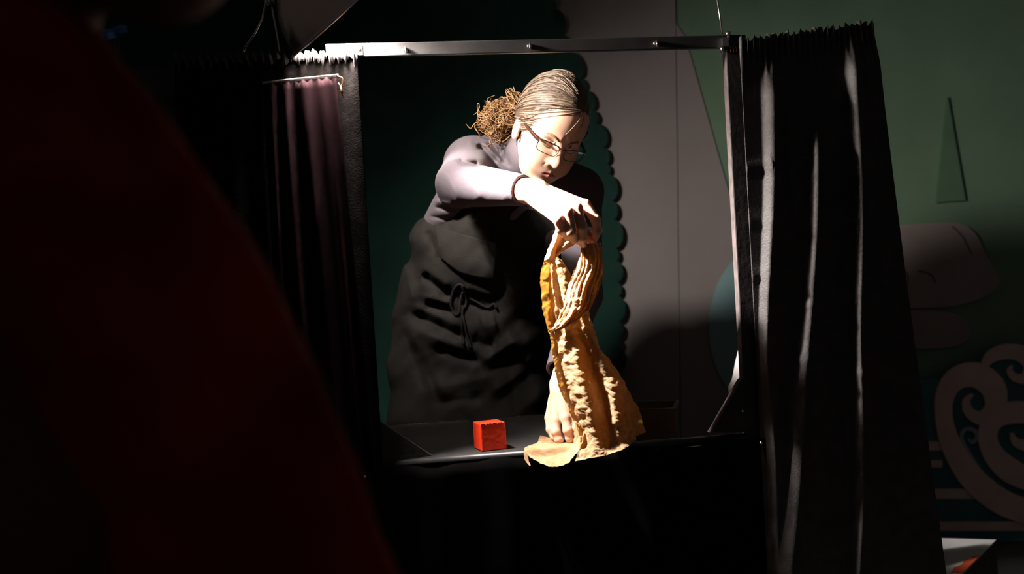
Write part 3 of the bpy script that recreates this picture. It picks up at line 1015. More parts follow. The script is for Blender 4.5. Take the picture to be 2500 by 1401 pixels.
def sdf_head(p):
    q = to_head(p)
    ax = q.copy(); ax[:, 0] = np.abs(ax[:, 0])
    d = s_ell(q, (0, -0.016, 0.045), (0.076, 0.098, 0.088))
    d = smin(d, s_ell(q, (0, 0.028, -0.010), (0.066, 0.068, 0.088)), 0.03)
    d = smin(d, s_ell(q, (0, 0.040, -0.066), (0.050, 0.046, 0.046)), 0.03)
    d = smin(d, s_ell(q, (0, 0.026, 0.062), (0.066, 0.064, 0.062)), 0.03)
    d = smin(d, s_ball(q, (0, 0.078, -0.100), 0.017), 0.025)
    d = smin(d, s_ball(ax, (0.043, 0.058, -0.016), 0.022), 0.025)
    d = smin(d, s_cone(ax, (0.008, 0.088, 0.030), (0.040, 0.074, 0.034), 0.010, 0.008), 0.016)
    d = smin(d, s_ell(ax, (0.028, 0.080, -0.040), (0.024, 0.018, 0.026)), 0.02)      # cheeks
    # eye sockets and lids
    so = s_ell(ax, (0.031, 0.101, 0.014), (0.019, 0.017, 0.013))
    d = -smin(-d, so, 0.012)
    d = smin(d, s_ell(ax, (0.031, 0.0755, 0.011), (0.0145, 0.0125, 0.0125)), 0.004)
    # lid crease
    cr_ = s_cone(ax, (0.019, 0.0875, 0.019), (0.043, 0.082, 0.018), 0.0011, 0.0011)
    d = -smin(-d, cr_, 0.003)
    # nose
    n = s_cone(q, (0, 0.090, 0.020), (0, 0.112, -0.020), 0.0075, 0.0105)
    n = smin(n, s_ball(q, (0, 0.1145, -0.0245), 0.0108), 0.008)
    n = smin(n, s_ball(ax, (0.0125, 0.100, -0.0285), 0.0075), 0.008)
    d = smin(d, n, 0.010)
    d = -smin(-d, s_ball(ax, (0.0065, 0.1065, -0.0355), 0.0032), 0.004)
    # mouth
    d = smin(d, s_ell(q, (0, 0.083, -0.054), (0.028, 0.020, 0.020)), 0.014)
    d = smin(d, s_cone(ax, (0.0, 0.1015, -0.0530), (0.020, 0.092, -0.0575), 0.0042, 0.002), 0.004)
    d = smin(d, s_cone(ax, (0.0, 0.0995, -0.0625), (0.018, 0.092, -0.0595), 0.0052, 0.002), 0.004)
    d = -smin(-d, s_cone(ax, (0.0, 0.1065, -0.0578), (0.024, 0.0925, -0.0598), 0.0016, 0.0012), 0.003)
    # fold from nose to mouth corner
    d = -smin(-d, s_cone(ax, (0.019, 0.098, -0.030), (0.030, 0.091, -0.055), 0.0012, 0.0010), 0.006)
    # frown lines
    d = -smin(-d, s_cone(ax, (0.006, 0.104, 0.030), (0.005, 0.103, 0.042), 0.0014, 0.0008), 0.005)
    # ears
    e = s_ell(ax, (0.078, -0.014, -0.002), (0.0075, 0.017, 0.031))
    e = smin(e, s_ell(ax, (0.077, -0.006, -0.026), (0.006, 0.009, 0.011)), 0.008)
    e = -smin(-e, s_ell(ax, (0.087, -0.009, 0.000), (0.0065, 0.0095, 0.018)), 0.004)
    e = smin(e, s_cone(ax, (0.0805, -0.017, 0.013), (0.0805, -0.016, -0.010), 0.0028, 0.0025), 0.003)
    d = smin(d, e, 0.006)
    return d * np.float32(HS)


# joints: (pixel x, pixel y, depth)
R_SH, R_EL, R_WR = P(1152, 402, 2.56), P(1122, 449, 2.30), P(1292, 467, 2.131)
L_SH, L_EL, L_WR = P(1413, 468, 2.58), P(1424, 720, 2.44), P(1369, 938, 2.215)
NECK = P(1268, 388, 2.575)
HAND_R = dict(
    palm=[((1300, 463, 2.118), (1427, 502, 2.108), .023, .013), ((1300, 467, 2.112), (1408, 510, 2.078), .024, .0135),
          ((1302, 470, 2.112), (1386, 520, 2.062), .024, .0135), ((1300, 474, 2.116), (1364, 536, 2.058), .023, .012),
          ((1288, 467, 2.126), (1312, 467, 2.114), .027, .026)],
    fingers=[[(1364, 536, 2.056, .0108), (1369, 560, 2.066, .0095), (1382, 573, 2.092, .0085), (1393, 577, 2.106, .0072)],
             [(1386, 519, 2.060, .0115), (1394, 566, 2.058, .0104), (1402, 583, 2.078, .0094), (1410, 588, 2.096, .0080)],
             [(1407, 508, 2.076, .0118), (1421, 553, 2.066, .0106), (1423, 580, 2.080, .0096), (1424, 596, 2.096, .0082)],
             [(1429, 499, 2.106, .0116), (1454, 536, 2.098, .0104), (1459, 563, 2.108, .0094), (1452, 582, 2.120, .0080)],
             [(1330, 488, 2.150, .017), (1388, 533, 2.152, .0135), (1428, 566, 2.142, .0115), (1446, 588, 2.132, .0095)]])
HAND_L = dict(
    palm=[((1368, 955, 2.205), (1357, 1024, 2.182), .021, .012), ((1370, 955, 2.200), (1381, 1018, 2.172), .021, .0125),
          ((1374, 955, 2.200), (1400, 1014, 2.176), .021, .0125), ((1376, 957, 2.204), (1416, 1012, 2.188), .019, .011),
          ((1369, 938, 2.215), (1369, 962, 2.205), .0235, .023)],
    fingers=[[(1416, 1012, 2.188, .0105), (1424, 1040, 2.180, .0092), (1426, 1058, 2.186, .0082), (1425, 1070, 2.192, .007)],
             [(1400, 1014, 2.176, .011), (1408, 1048, 2.166, .010), (1409, 1070, 2.170, .0088), (1408, 1082, 2.174, .0076)],
             [(1381, 1018, 2.172, .0115), (1386, 1050, 2.162, .0102), (1391, 1070, 2.164, .0092), (1394, 1081, 2.168, .0080)],
             [(1357, 1024, 2.182, .0112), (1357, 1054, 2.172, .0102), (1364, 1073, 2.170, .0092), (1368, 1083, 2.172, .0080)],
             [(1355, 975, 2.212, .0155), (1344, 1020, 2.208, .0125), (1345, 1048, 2.196, .0105), (1353, 1068, 2.186, .0085)]])


DH = 0.006
HAND_R = dict(palm=[((a[0], a[1], a[2] + DH), (b[0], b[1], b[2] + DH), ra, rb) for a, b, ra, rb in HAND_R['palm']],
              fingers=[[(x, y, d + DH, r) for x, y, d, r in fg] for fg in HAND_R['fingers']])


def sdf_hand(p, H):
    d = None
    for a, b, ra, rb in H['palm']:
        c = s_cone(p, P(*a), P(*b), ra, rb)
        d = c if d is None else smin(d, c, 0.006)
    for fng in H['fingers']:
        fd = None
        for j in range(3):
            a, b = fng[j], fng[j + 1]
            c = s_cone(p, P(*a[:3]), P(*b[:3]), a[3], b[3])
            fd = c if fd is None else smin(fd, c, 0.0025)
        for j in (1, 2):                                   # knuckle swell
            a = fng[j]
            fd = smin(fd, s_ball(p, P(*a[:3]), a[3] * 1.04), 0.003)
        d = smin(d, fd, 0.0045)
    return d


def boxed(p, fn, c, r):
    """evaluate fn only near c"""
    q = p - f32(c)
    dist = np.sqrt((q * q).sum(1))
    out = dist - np.float32(r) + np.float32(0.06)
    m = dist < r
    if m.any():
        out[m] = fn(p[m])
    return out


A3x = np.array([RIGHT, FWD, UP])


def sdf_body(p):
    d = s_ell(p, P(1275, 545, 2.68), (0.150, 0.095, 0.17), A3x)
    d = smin(d, s_ell(p, P(1195, 730, 2.80), (0.150, 0.100, 0.17), A3x), 0.06)
    d = smin(d, s_ell(p, P(1155, 930, 2.90), (0.175, 0.115, 0.20), A3x), 0.06)
    d = smin(d, s_cone(p, NECK, R_SH, 0.045, 0.050), 0.05)
    d = smin(d, s_cone(p, NECK, L_SH, 0.045, 0.046), 0.05)
    d = smin(d, s_cone(p, R_SH, R_EL, 0.048, 0.036), 0.02)
    d = smin(d, s_cone(p, R_EL, R_WR, 0.036, 0.0255), 0.015)
    d = smin(d, s_cone(p, L_SH, L_EL, 0.044, 0.034), 0.02)
    d = smin(d, s_cone(p, L_EL, L_WR, 0.034, 0.0235), 0.015)
    d = smin(d, s_cone(p, NECK, head_w((0, -0.016, -0.045)), 0.052, 0.052), 0.03)
    d = smin(d, boxed(p, sdf_head, HO, 0.22), 0.012)
    d = smin(d, boxed(p, lambda x: sdf_hand(x, HAND_R), P(1370, 515, 2.125), 0.19), 0.008)
    d = smin(d, boxed(p, lambda x: sdf_hand(x, HAND_L), P(1380, 1010, 2.18), 0.17), 0.008)
    return d


feet = np.array([P(1155, 1000, 2.90)[0], P(1155, 1000, 2.90)[1], 0.0])
pf = thing('person', feet, 'person in charcoal top, black apron and glasses leaning over the table holding brown paper', 'person')
lo = np.min([P(930, 1060, 2.95), P(1500, 160, 2.0), P(930, 160, 2.0)], 0) - 0.06
hi = np.max([P(1500, 160, 2.95), P(1500, 1060, 3.0), P(1500, 160, 2.2)], 0) + 0.06
lo[1], hi[1] = 1.98, 3.10
V, F = nets(sdf_body, lo, hi, 0.0019)
fc = f32(V[F].mean(1))
qh = to_head(fc)
lip = (np.abs(qh[:, 0]) < 0.021) & (qh[:, 1] > 0.0905 + 0.012 * (1 - (qh[:, 0] / 0.021) ** 2) - 0.006)
zl = -0.0578 - 0.002 * (np.abs(qh[:, 0]) / 0.02)
lip &= (qh[:, 2] < zl + 0.0062 - 0.004 * np.abs(qh[:, 0]) / 0.02) & (qh[:, 2] > zl - 0.0085 + 0.006 * np.abs(qh[:, 0]) / 0.02)
mesh_obj('body', V, F, None, pf, smooth=True, mats=[MT['skin'], MT['lips']], fm=lip.astype(np.int32))


# ---- charcoal top
def seg_dist(px, py, a, b):
    ax_, ay = a; bx_, by = b
    t = np.clip(((px - ax_) * (bx_ - ax_) + (py - ay) * (by - ay)) / ((bx_ - ax_) ** 2 + (by - ay) ** 2), 0, 1)
    return np.hypot(px - ax_ - t * (bx_ - ax_), py - ay - t * (by - ay)), t


def folds_at(p, folds):
    px, py, _ = to_px(p)
    z = np.zeros(len(p), np.float32)
    for a, b, wd, amp in folds:
        d, t = seg_dist(px, py, a, b)
        z += amp * np.exp(-np.abs(d / wd) ** 1.5) * np.clip(np.minimum(t, 1 - t) * 5 + 0.25, 0, 1)
    return z


SH_FOLDS = [((1118, 392), (1170, 402), 7, -0.008), ((1165, 352), (1215, 400), 9, -0.010), ((1198, 345), (1236, 398), 7, -0.010), ((1180, 345), (1226, 398), 6, 0.006),
            ((1225, 360), (1248, 410), 6, -0.008), ((1140, 345), (1190, 352), 8, 0.004), ((1090, 420), (1120, 500), 8, 0.004), ((1130, 420), (1175, 490), 9, 0.003),
            ((1200, 415), (1240, 495), 9, 0.002), ((1062, 505), (1112, 518), 5, -0.006), ((1058, 490), (1105, 500), 6, 0.004), ((1050, 528), (1112, 540), 5, -0.005)]
R_CUFF, L_CUFF = P(1277, 464, 2.144), P(1366, 905, 2.243)
rdir = (R_CUFF - R_EL) / np.linalg.norm(R_CUFF - R_EL)
ldir = (L_CUFF - L_EL) / np.linalg.norm(L_CUFF - L_EL)


def sdf_shirt(p):
    d = s_ell(p, P(1275, 545, 2.68), (0.172, 0.112, 0.18), A3x)
    d = smin(d, s_ell(p, P(1195, 730, 2.80), (0.17, 0.108, 0.19), A3x), 0.05)
    d = smin(d, s_ell(p, P(1155, 900, 2.89), (0.18, 0.11, 0.15), A3x), 0.06)
    d = smin(d, s_cone(p, NECK, R_SH, 0.060, 0.068), 0.05)
    d = smin(d, s_cone(p, NECK, L_SH, 0.058, 0.062), 0.05)
    d = smin(d, s_ell(p, P(1160, 580, 2.71), (0.115, 0.09, 0.11), A3x), 0.05)
    d = smin(d, s_cone(p, P(1098, 478, 2.56), P(1072, 556, 2.70), 0.034, 0.050), 0.03)
    ra = s_cone(p, R_SH, R_EL, 0.070, 0.054)
    fr = s_cone(p, R_EL, R_CUFF + rdir * 0.05, 0.054, 0.0290)
    fr = np.maximum(fr, (p - f32(R_CUFF)) @ f32(rdir))
    rg = np.abs((p - f32(R_CUFF)) @ f32(rdir) + 0.021)
    fr = fr + 0.0007 * np.exp(-(rg / 0.0015) ** 2)
    hole = s_cone(p, R_CUFF - rdir * 0.035, R_CUFF + rdir * 0.06, 0.0272, 0.0278)
    la = s_cone(p, L_SH, L_EL, 0.060, 0.046)
    fl_ = s_cone(p, L_EL, L_CUFF + ldir * 0.05, 0.046, 0.029)
    fl_ = np.maximum(fl_, (p - f32(L_CUFF)) @ f32(ldir))
    hole2 = s_cone(p, L_CUFF - ldir * 0.03, L_CUFF + ldir * 0.06, 0.0245, 0.026)
    ra = smin(ra, np.maximum(fr, -hole), 0.012)
    d = smin(d, ra, 0.02)
    la = smin(la, np.maximum(fl_, -hole2), 0.012)
    d = smin(d, la, 0.02)
    COL_A, COL_B = NECK, NECK + (head_w((0, -0.016, -0.045)) - NECK) * 0.76
    d = smin(d, s_cone(p, COL_A, COL_B, 0.066, 0.064), 0.02)
    # neckline
    d = np.maximum(d, -s_cone(p, NECK + (head_w((0, -0.016, -0.045)) - NECK) * 0.74, head_w((0, -0.016, -0.02)), 0.055, 0.057))
    return d - folds_at(p, SH_FOLDS)


lo2, hi2 = lo.copy(), hi.copy()
V, F = nets(sdf_shirt, lo2, hi2, 0.0030)
sh = mesh_obj('top', V, F, MT['shirt'], pf, smooth=True, label='charcoal grey long-sleeved jersey top')
# cuff stitching
mb = MB()
e1 = np.cross(rdir, UP); e1 /= np.linalg.norm(e1)
e2 = np.cross(rdir, e1)
c = R_CUFF - rdir * 0.021
rr_ = 0.0375
mb.tube([c + (e1 * math.cos(t) + e2 * math.sin(t)) * 0.0350 for t in np.linspace(0, 2 * math.pi, 40)], 0.0005, 5, caps=False)
mb.obj('stitching', MT['stitch'], sh)

# ---- black apron
AP_FOLDS = [((1030, 668), (1100, 728), 9, -0.026), ((1025, 650), (1100, 700), 12, 0.012), ((1036, 742), (1110, 762), 9, -0.024), ((1030, 722), (1105, 742), 9, 0.012),
            ((1005, 765), (1140, 828), 11, -0.030), ((1000, 742), (1130, 800), 13, 0.014), ((1060, 850), (1175, 884), 12, -0.026), ((1000, 800), (1150, 860), 16, 0.012),
            ((1172, 886), (1268, 826), 22, 0.030), ((1190, 912), (1290, 850), 15, -0.012), ((1175, 800), (1215, 790), 20, 0.016), ((1150, 830), (1210, 850), 14, -0.020),
            ((985, 800), (1040, 960), 10, -0.010), ((1010, 840), (1080, 990), 11, -0.010), ((1000, 800), (1060, 960), 9, 0.008), ((1030, 850), (1090, 980), 13, 0.008),
            ((1060, 950), (1200, 920), 16, 0.014), ((1050, 985), (1190, 970), 13, -0.012), ((1200, 960), (1290, 900), 16, 0.012), ((1280, 860), (1330, 1000), 16, 0.010),
            ((1000, 590), (1020, 700), 12, -0.010), ((985, 640), (1010, 740), 9, 0.008), ((1040, 560), (1075, 640), 10, -0.014), ((1120, 720), (1190, 760), 10, -0.014),
            ((1130, 700), (1210, 720), 9, 0.010), ((1240, 900), (1260, 1010), 10, -0.006)]


def sdf_apron0(p):
    d = s_ell(p, P(1255, 565, 2.70), (0.200, 0.138, 0.19), A3x)
    d = smin(d, s_ell(p, P(1140, 595, 2.72), (0.150, 0.130, 0.14), A3x), 0.05)
    d = smin(d, s_ell(p, P(1185, 700, 2.80), (0.237, 0.150, 0.20), A3x), 0.07)
    d = smin(d, s_ell(p, P(1155, 880, 2.875), (0.246, 0.160, 0.25), A3x), 0.12)
    d = smin(d, s_ell(p, P(1155, 1060, 2.885), (0.250, 0.162, 0.26), A3x), 0.07)
    px, py, _ = to_px(p)
    drape_ = (0.0035 * np.sin((px * 0.55 + py) * 0.045 + 1.2 * np.sin(px * 0.02)) + 0.0022 * np.sin((py * 0.9 - px * 0.5) * 0.06 + 0.8)
              + 0.0012 * np.sin(px * 0.11 + py * 0.07) * np.sin(py * 0.05))
    return d - 0.70 * folds_at(p, [(a, b, wd * 1.3, am) for a, b, wd, am in AP_FOLDS]) - drape_.astype(np.float32)


def sdf_apron(p):
    d = sdf_apron0(p)
    cut = (p - f32(P(1150, 512, 2.60))) @ f32(UP * 0.98 - RIGHT * 0.05 + FWD * 0.12)
    return np.maximum(d, cut)


lo3, hi3 = lo.copy(), hi.copy()
lo3[0] -= 0.05; lo3[2] = 0.52; hi3[1] = 3.14
V, F = nets(sdf_apron, lo3, hi3, 0.0036)
ap = mesh_obj('apron', V, F, MT['apron'], pf, smooth=True, label='crumpled faded black apron')


def drape(poly_top, poly_bot, nu, nv, lift):
    a, b = catmull(poly_top, nv), catmull(poly_bot, nv)
    pts = [(a[j] * (1 - i / (nu - 1)) + b[j] * (i / (nu - 1))) for i in range(nu) for j in range(nv)]
    pts = np.array(pts)
    d = surface_hit(sdf_apron0, pts[:, 0], pts[:, 1])
    g = np.arange(len(pts)) // nv / (nu - 1)
    d = d - lift * (0.35 + 0.65 * np.sin(np.clip(g, 0, 1) * math.pi * 0.75))
    return PP(np.column_stack([pts, d]))


S = drape([(1063, 548), (1100, 562), (1150, 577), (1215, 596)], [(1075, 626), (1120, 662), (1165, 676), (1204, 680)], 24, 40, 0.013)
pk = mesh_obj('pocket', S, grid_faces(24, 40), MT['apron'], ap, smooth=True)
pk.modifiers.new('thick', 'SOLIDIFY').thickness = 0.003


def string(pts, r=0.0035, lift=0.006):
    c = catmull(pts, 30)
    d = surface_hit(sdf_apron0, c[:, 0], c[:, 1]) - lift
    d = np.convolve(np.r_[d[0], d[0], d, d[-1], d[-1]], np.ones(5) / 5, 'valid')
    mb_ = MB()
    mb_.tube(PP(np.column_stack([c, d])), r, 8)
    return mb_


for pts in ([(1132, 700), (1120, 694), (1106, 712), (1101, 745), (1112, 768), (1122, 760), (1124, 735), (1130, 712)],
            [(1128, 700), (1138, 720), (1137, 745), (1128, 760), (1134, 790), (1140, 820), (1150, 850)],
            [(1136, 722), (1160, 735), (1190, 750), (1205, 742), (1212, 752)],
            [(1130, 745), (1128, 790), (1132, 840)]):
    string(pts).obj('apron_string', MT['apron'], ap, smooth=True)

# ---- trousers and shoes, hidden behind the table
def sdf_trousers(p):
    hip = P(1155, 980, 2.89)
    d = s_ell(p, hip, (0.19, 0.125, 0.16), np.eye(3))
    for s_ in (-1, 1):
        a, b, c_ = hip + [s_ * 0.09, 0, -0.08], np.array([hip[0] + s_ * 0.10, hip[1] - 0.01, 0.44]), np.array([hip[0] + s_ * 0.11, hip[1] + 0.01, 0.07])
        d = smin(d, smin(s_cone(p, a, b, 0.088, 0.065), s_cone(p, b, c_, 0.065, 0.055), 0.02), 0.03)
    return d


hip = P(1155, 980, 2.89)
V, F = nets(sdf_trousers, hip + [-0.3, -0.25, -0.9], hip + [0.3, 0.25, 0.3], 0.008)
mesh_obj('trousers', V, F, MT['trouser'], pf, smooth=True)
for s_ in (-1, 1):
    mb = MB()
    cshoe = np.array([hip[0] + s_ * 0.11, hip[1] - 0.045, 0.04])
    mb.ball(cshoe, (0.045, 0.12, 0.04), 10)
    mb.obj('shoe', MT['trouser'], pf, smooth=True)

# ---- hair
HC = np.array([0, -0.018, 0.048])
HRD = np.array([0.0855, 0.110, 0.1085])


def sdf_hair(p):
    q = to_head(p)
    d = s_ell(q, HC, HRD)
    ax = np.abs(q[:, 0])
    line = (q[:, 1] - 0.009 - 0.68 * (q[:, 2] - 0.013) + 0.10 * ax + 0.004 * np.sin(q[:, 0] * 160)) / 1.12
    d = -smin(-d, -line, 0.010) if False else np.maximum(d, line + 0.0)
    # keep the ears free
    d = np.maximum(d, -s_ell(q * np.array([1, 1, 1], np.float32), (0, -0.010, -0.012), (0.2, 0.023, 0.036)))
    d = np.maximum(d, -(q[:, 2] + 0.062))
    ang = np.arctan2(q[:, 0], q[:, 2] - 0.02)
    groove = 0.0007 * np.sin(ang * 30 + 40 * q[:, 1])
    part = 0.003 * np.exp(-(q[:, 0] / 0.008) ** 2) * np.clip((q[:, 1] + 0.05) / 0.03, 0, 1)
    return (d + groove + part) * np.float32(HS)


V, F = nets(sdf_hair, HO - 0.2, HO + 0.2, 0.0024)
hr = mesh_obj('hair', V, F, MT['hair'], pf, smooth=True, label='greying light brown hair pulled back')


def hair_pt(dirv, k=1.0):
    dirv = dirv / np.linalg.norm(dirv)
    r = 1 / np.linalg.norm(dirv / HRD)
    return HC + dirv * r * k


mbs = [MB(), MB(), MB()]
knot = np.array([-0.055, -0.112, -0.020])
for i in range(2300):
    s_ = -1 if rng.random() < 0.60 else 1
    t = rng.random()
    if t < 0.45:                                   # from the parting
        y0 = 0.125 - 0.18 * rng.random()
        st = np.array([s_ * (0.002 + 0.004 * rng.random()), y0, 0.16])
    else:                                          # from the hairline, swept back
        f_ = rng.random()
        st = np.array([s_ * (0.004 + 0.075 * f_), 0.060 - 0.050 * f_, 0.106 - 0.082 * f_])
    d0 = st - HC
    d1 = knot + np.array([0.02 * s_, 0, 0]) - HC
    d0 = d0 / np.linalg.norm(d0); d1 = d1 / np.linalg.norm(d1)
    om = math.acos(np.clip(d0 @ d1, -1, 1))
    ph, am = rng.random() * 6.28, 0.006 + 0.012 * rng.random()
    bulge = (0.02 + 0.46 * rng.random()) * (1.0 - 0.5 * abs(d0[0]))
    pts = []
    n_ = 13
    lift = 1.002 + 0.02 * rng.random() + (0.025 if rng.random() < 0.05 else 0)
    beg, end = 0.45 * rng.random() ** 2, 0.6 + 0.4 * rng.random()
    for j in range(n_):
        u_ = beg + j / (n_ - 1) * (end - beg)
        dv = (math.sin((1 - u_) * om) * d0 + math.sin(u_ * om) * d1) / math.sin(om)
        dv = dv + np.array([s_ * bulge * math.sin(u_ * math.pi), 0, am * math.sin(u_ * 11 + ph)])
        pts.append(head_w(hair_pt(dv, lift)))
    mbs[i % 3].tube(pts, [0.0004 + 0.0008 * math.sin(math.pi * (j + 0.6) / n_) for j in range(n_)], 4, caps=False)
for k, m_ in enumerate(('hair_dark', 'hair', 'hair_light')):
    mbs[k].obj('hair_strand', MT[m_], hr, smooth=True, kind='stuff')
# curly bun at the nape
mb = MB()
bc = np.array([-0.088, -0.112, -0.038])
for i in range(330):
    c0 = bc + rng.normal(0, 1, 3) * np.array([0.015, 0.014, 0.016])
    ax_ = rng.normal(0, 1, 3); ax_ /= np.linalg.norm(ax_)
    a_ = np.cross(ax_, rng.normal(0, 1, 3)); a_ /= np.linalg.norm(a_)
    b_ = np.cross(ax_, a_)
    R_ = 0.007 + 0.010 * rng.random()
    turns = 1.0 + 1.0 * rng.random()
    pts = [head_w(c0 + (a_ * math.cos(t) + b_ * math.sin(t)) * R_ + ax_ * 0.006 * (t - 3)) for t in np.linspace(0, 2 * math.pi * turns, 14)]
    mb.tube(pts, [0.0004 + 0.0009 * math.sin(math.pi * (j + 0.5) / 14) for j in range(14)], 5, caps=False)
for i in range(150):      # locks leading from the head into the bun
    a_ = np.array([-0.055, -0.085, 0.0]) + rng.normal(0, 1, 3) * 0.016
    e_ = bc + rng.normal(0, 1, 3) * 0.018
    m_ = (a_ + e_) / 2 + rng.normal(0, 1, 3) * 0.012
    mb.tube([head_w(x) for x in catmull([a_, m_, e_], 9)], 0.0009, 5, caps=False)
for i in range(26):      # the lock standing up above the ear and ends trailing down
    base_ = np.array([-0.075, -0.085, 0.030]) + rng.normal(0, 1, 3) * 0.006
    tip_ = base_ + np.array([-0.018, -0.020, 0.016]) + rng.normal(0, 1, 3) * 0.006
    mb.tube([head_w(x) for x in catmull([base_, (base_ + tip_) / 2 + rng.normal(0, 1, 3) * 0.006, tip_], 8)], [0.0010] * 7 + [0.0003], 5, caps=False)
mb.obj('hair_bun', MT['curl'], hr, smooth=True, kind='stuff', label='curly golden brown bun')

# ---- eyebrows, lashes
for s_ in (-1, 1):
    mb = MB()
    pts = catmull([(s_ * 0.012, 0.0985, 0.0275), (s_ * 0.026, 0.0965, 0.0345), (s_ * 0.040, 0.0880, 0.0360), (s_ * 0.050, 0.0760, 0.0315)], 14)
    mb.tube([head_w(x) for x in pts], [0.0012 + 0.0016 * math.sin(math.pi * (j + 2) / 16) for j in range(14)], 6)
    mb.obj('eyebrow', MT['brow'], pf, smooth=True)
    mb = MB()
    pts = catmull([(s_ * 0.018, 0.0845, 0.0070), (s_ * 0.026, 0.0885, 0.0030), (s_ * 0.036, 0.0880, 0.0030), (s_ * 0.045, 0.0810, 0.0075)], 14)
    mb.tube([head_w(x) for x in pts], 0.0011, 6)
    mb.obj('eyelashes', MT['brow'], pf, smooth=True)

# ---- glasses
gl = MB()


def lens_outline(s_, n=40, k=1.0):
    pts = []
    for t in np.linspace(0, 2 * math.pi, n, endpoint=False):
        e = 0.42
        x = 0.0270 * k * math.copysign(abs(math.cos(t)) ** e, math.cos(t))
        z = 0.0148 * k * math.copysign(abs(math.sin(t)) ** e, math.sin(t))
        x *= 1 - 0.10 * (z < 0) * abs(z) / 0.0148
        X = s_ * (0.0355 + x)
        Y = 0.1120 - 0.0115 * (abs(X) / 0.06) ** 2 + 0.05 * (z - 0.01)
        pts.append(np.array([X, Y, 0.0065 + z + 0.0015 * (abs(X) - 0.035) / 0.03]))
    return pts


gframe = None
for s_ in (-1, 1):
    o = lens_outline(s_)
    gl.tube([head_w(x) for x in o + o[:1]], [0.0016 if x[2] > 0.012 else 0.0010 for x in o + o[:1]], 6, caps=False)
br = catmull([(-0.0095, 0.1115, 0.0150), (0, 0.1145, 0.0175), (0.0095, 0.1115, 0.0150)], 10)
gl.tube([head_w(x) for x in br], 0.0019, 6)
gframe = gl.obj('glasses', MT['glasses'], pf, smooth=True, label='narrow dark brown rectangular glasses')
for s_ in (-1, 1):
    mb = MB()
    pts = [(s_ * 0.0625, 0.1005, 0.0165), (s_ * 0.0690, 0.0930, 0.0170), (s_ * 0.0755, 0.0500, 0.0175), (s_ * 0.0800, 0.0050, 0.0200), (s_ * 0.0815, -0.0120, 0.0300), (s_ * 0.0800, -0.0300, 0.0120)]
    c_ = [head_w(x) for x in pts]
    for i in range(len(c_) - 1):
        pass
    # flat arm: a ribbon 1.6 mm by 5 mm
    ups = HZ * 0.0030
    outw = HX * s_ * 0.0009
    V_, F_ = [], []
    for x in c_:
        V_ += [x + ups + outw, x - ups + outw, x - ups - outw, x + ups - outw]
    for i in range(len(c_) - 1):
        for k in range(4):
            F_.append((i * 4 + k, i * 4 + (k + 1) % 4, i * 4 + 4 + (k + 1) % 4, i * 4 + 4 + k))
    F_ += [(3, 2, 1, 0), tuple(len(V_) - 4 + k for k in range(4))]
    mb.add(V_, F_)
    mb.obj('temple', MT['glasses'], gframe)
    o = lens_outline(s_, 40, 0.985)
    mb = MB()
    mb.add([head_w(x) for x in o] + [head_w(np.mean(o, 0) + [0, 0.0006, 0])], [(i, (i + 1) % 40, 40) for i in range(40)])
    mb.obj('lens', MT['lens'], gframe, smooth=True)

# ================================================================== THE BROWN PAPER FIGURE
def crumple(S, amp=0.0030, seed=0.0, creases=1.0):
    """facet-like crumpling pushed along the surface normals"""
    nu, nv, _ = S.shape
    du = np.gradient(S, axis=0); dv = np.gradient(S, axis=1)
    N = np.cross(du, dv)
    N /= np.linalg.norm(N, axis=2, keepdims=True) + 1e-12
    out = S.copy()
    for i in range(nu):
        for j in range(nv):
            p = Vector(S[i, j]) + Vector((seed, seed * 2, seed * 3))
            q = Vector((p.x, p.y * 0.6, p.z * 1.3))
            a = noise.voronoi(q * 48)[0]
            z = (0.55 * (a[1] - a[0]) + 1.5 * abs(noise.noise(q * 26)) + 0.9 * abs(noise.noise(q * 58 + Vector((3, 1, 7))))
                 + 0.5 * abs(noise.noise(q * 125 + Vector((9, 4, 2)))))
            z = z * creases + 0.1
            out[i, j] += N[i, j] * (z - 0.6) * amp * 1.35
    return out


sheets = []


DP = 0.022


def sheet(ctrl, nu, nv, amp, seed, pleat=None, back=DP):
    """control points are pixel x, pixel y, depth; back moves the sheet away from the lens"""
    n_r = len(ctrl)
    bk = back if hasattr(back, '__len__') else [back] * n_r
    c = np.array([[P(q[0], q[1], q[2] + b) for q in row] for row, b in zip(ctrl, bk)])
    S = grid_surface(c, nu, nv)
    if pleat:
        n_, h_ = pleat
        v = np.linspace(0, 1, nv)
        for i in range(nu):
            t_ = i / (nu - 1)
            win = max(math.sin((0.12 + 0.85 * t_) * math.pi), 0) ** 0.5
            for j in range(nv):
                x = v[j] * n_ + 0.55 * noise.noise(Vector((v[j] * 3, t_ * 4, seed))) * 2
                o_ = (2 * abs(x % 1.0 - 0.5) - 0.5) * (0.55 + 0.9 * noise.noise(Vector((math.floor(x) * 1.7, t_ * 5, seed + 2))))
                S[i, j] += FWD * (h_ * o_ * win)
    sheets.append(crumple(S, amp, seed))


# robe: rows from the waist twist to the hem
def robe_row(y, xs, base, offs):
    ys = y if hasattr(y, '__len__') else [y] * len(xs)
    return [(x, yy, base + o) for x, yy, o in zip(xs, ys, offs)]


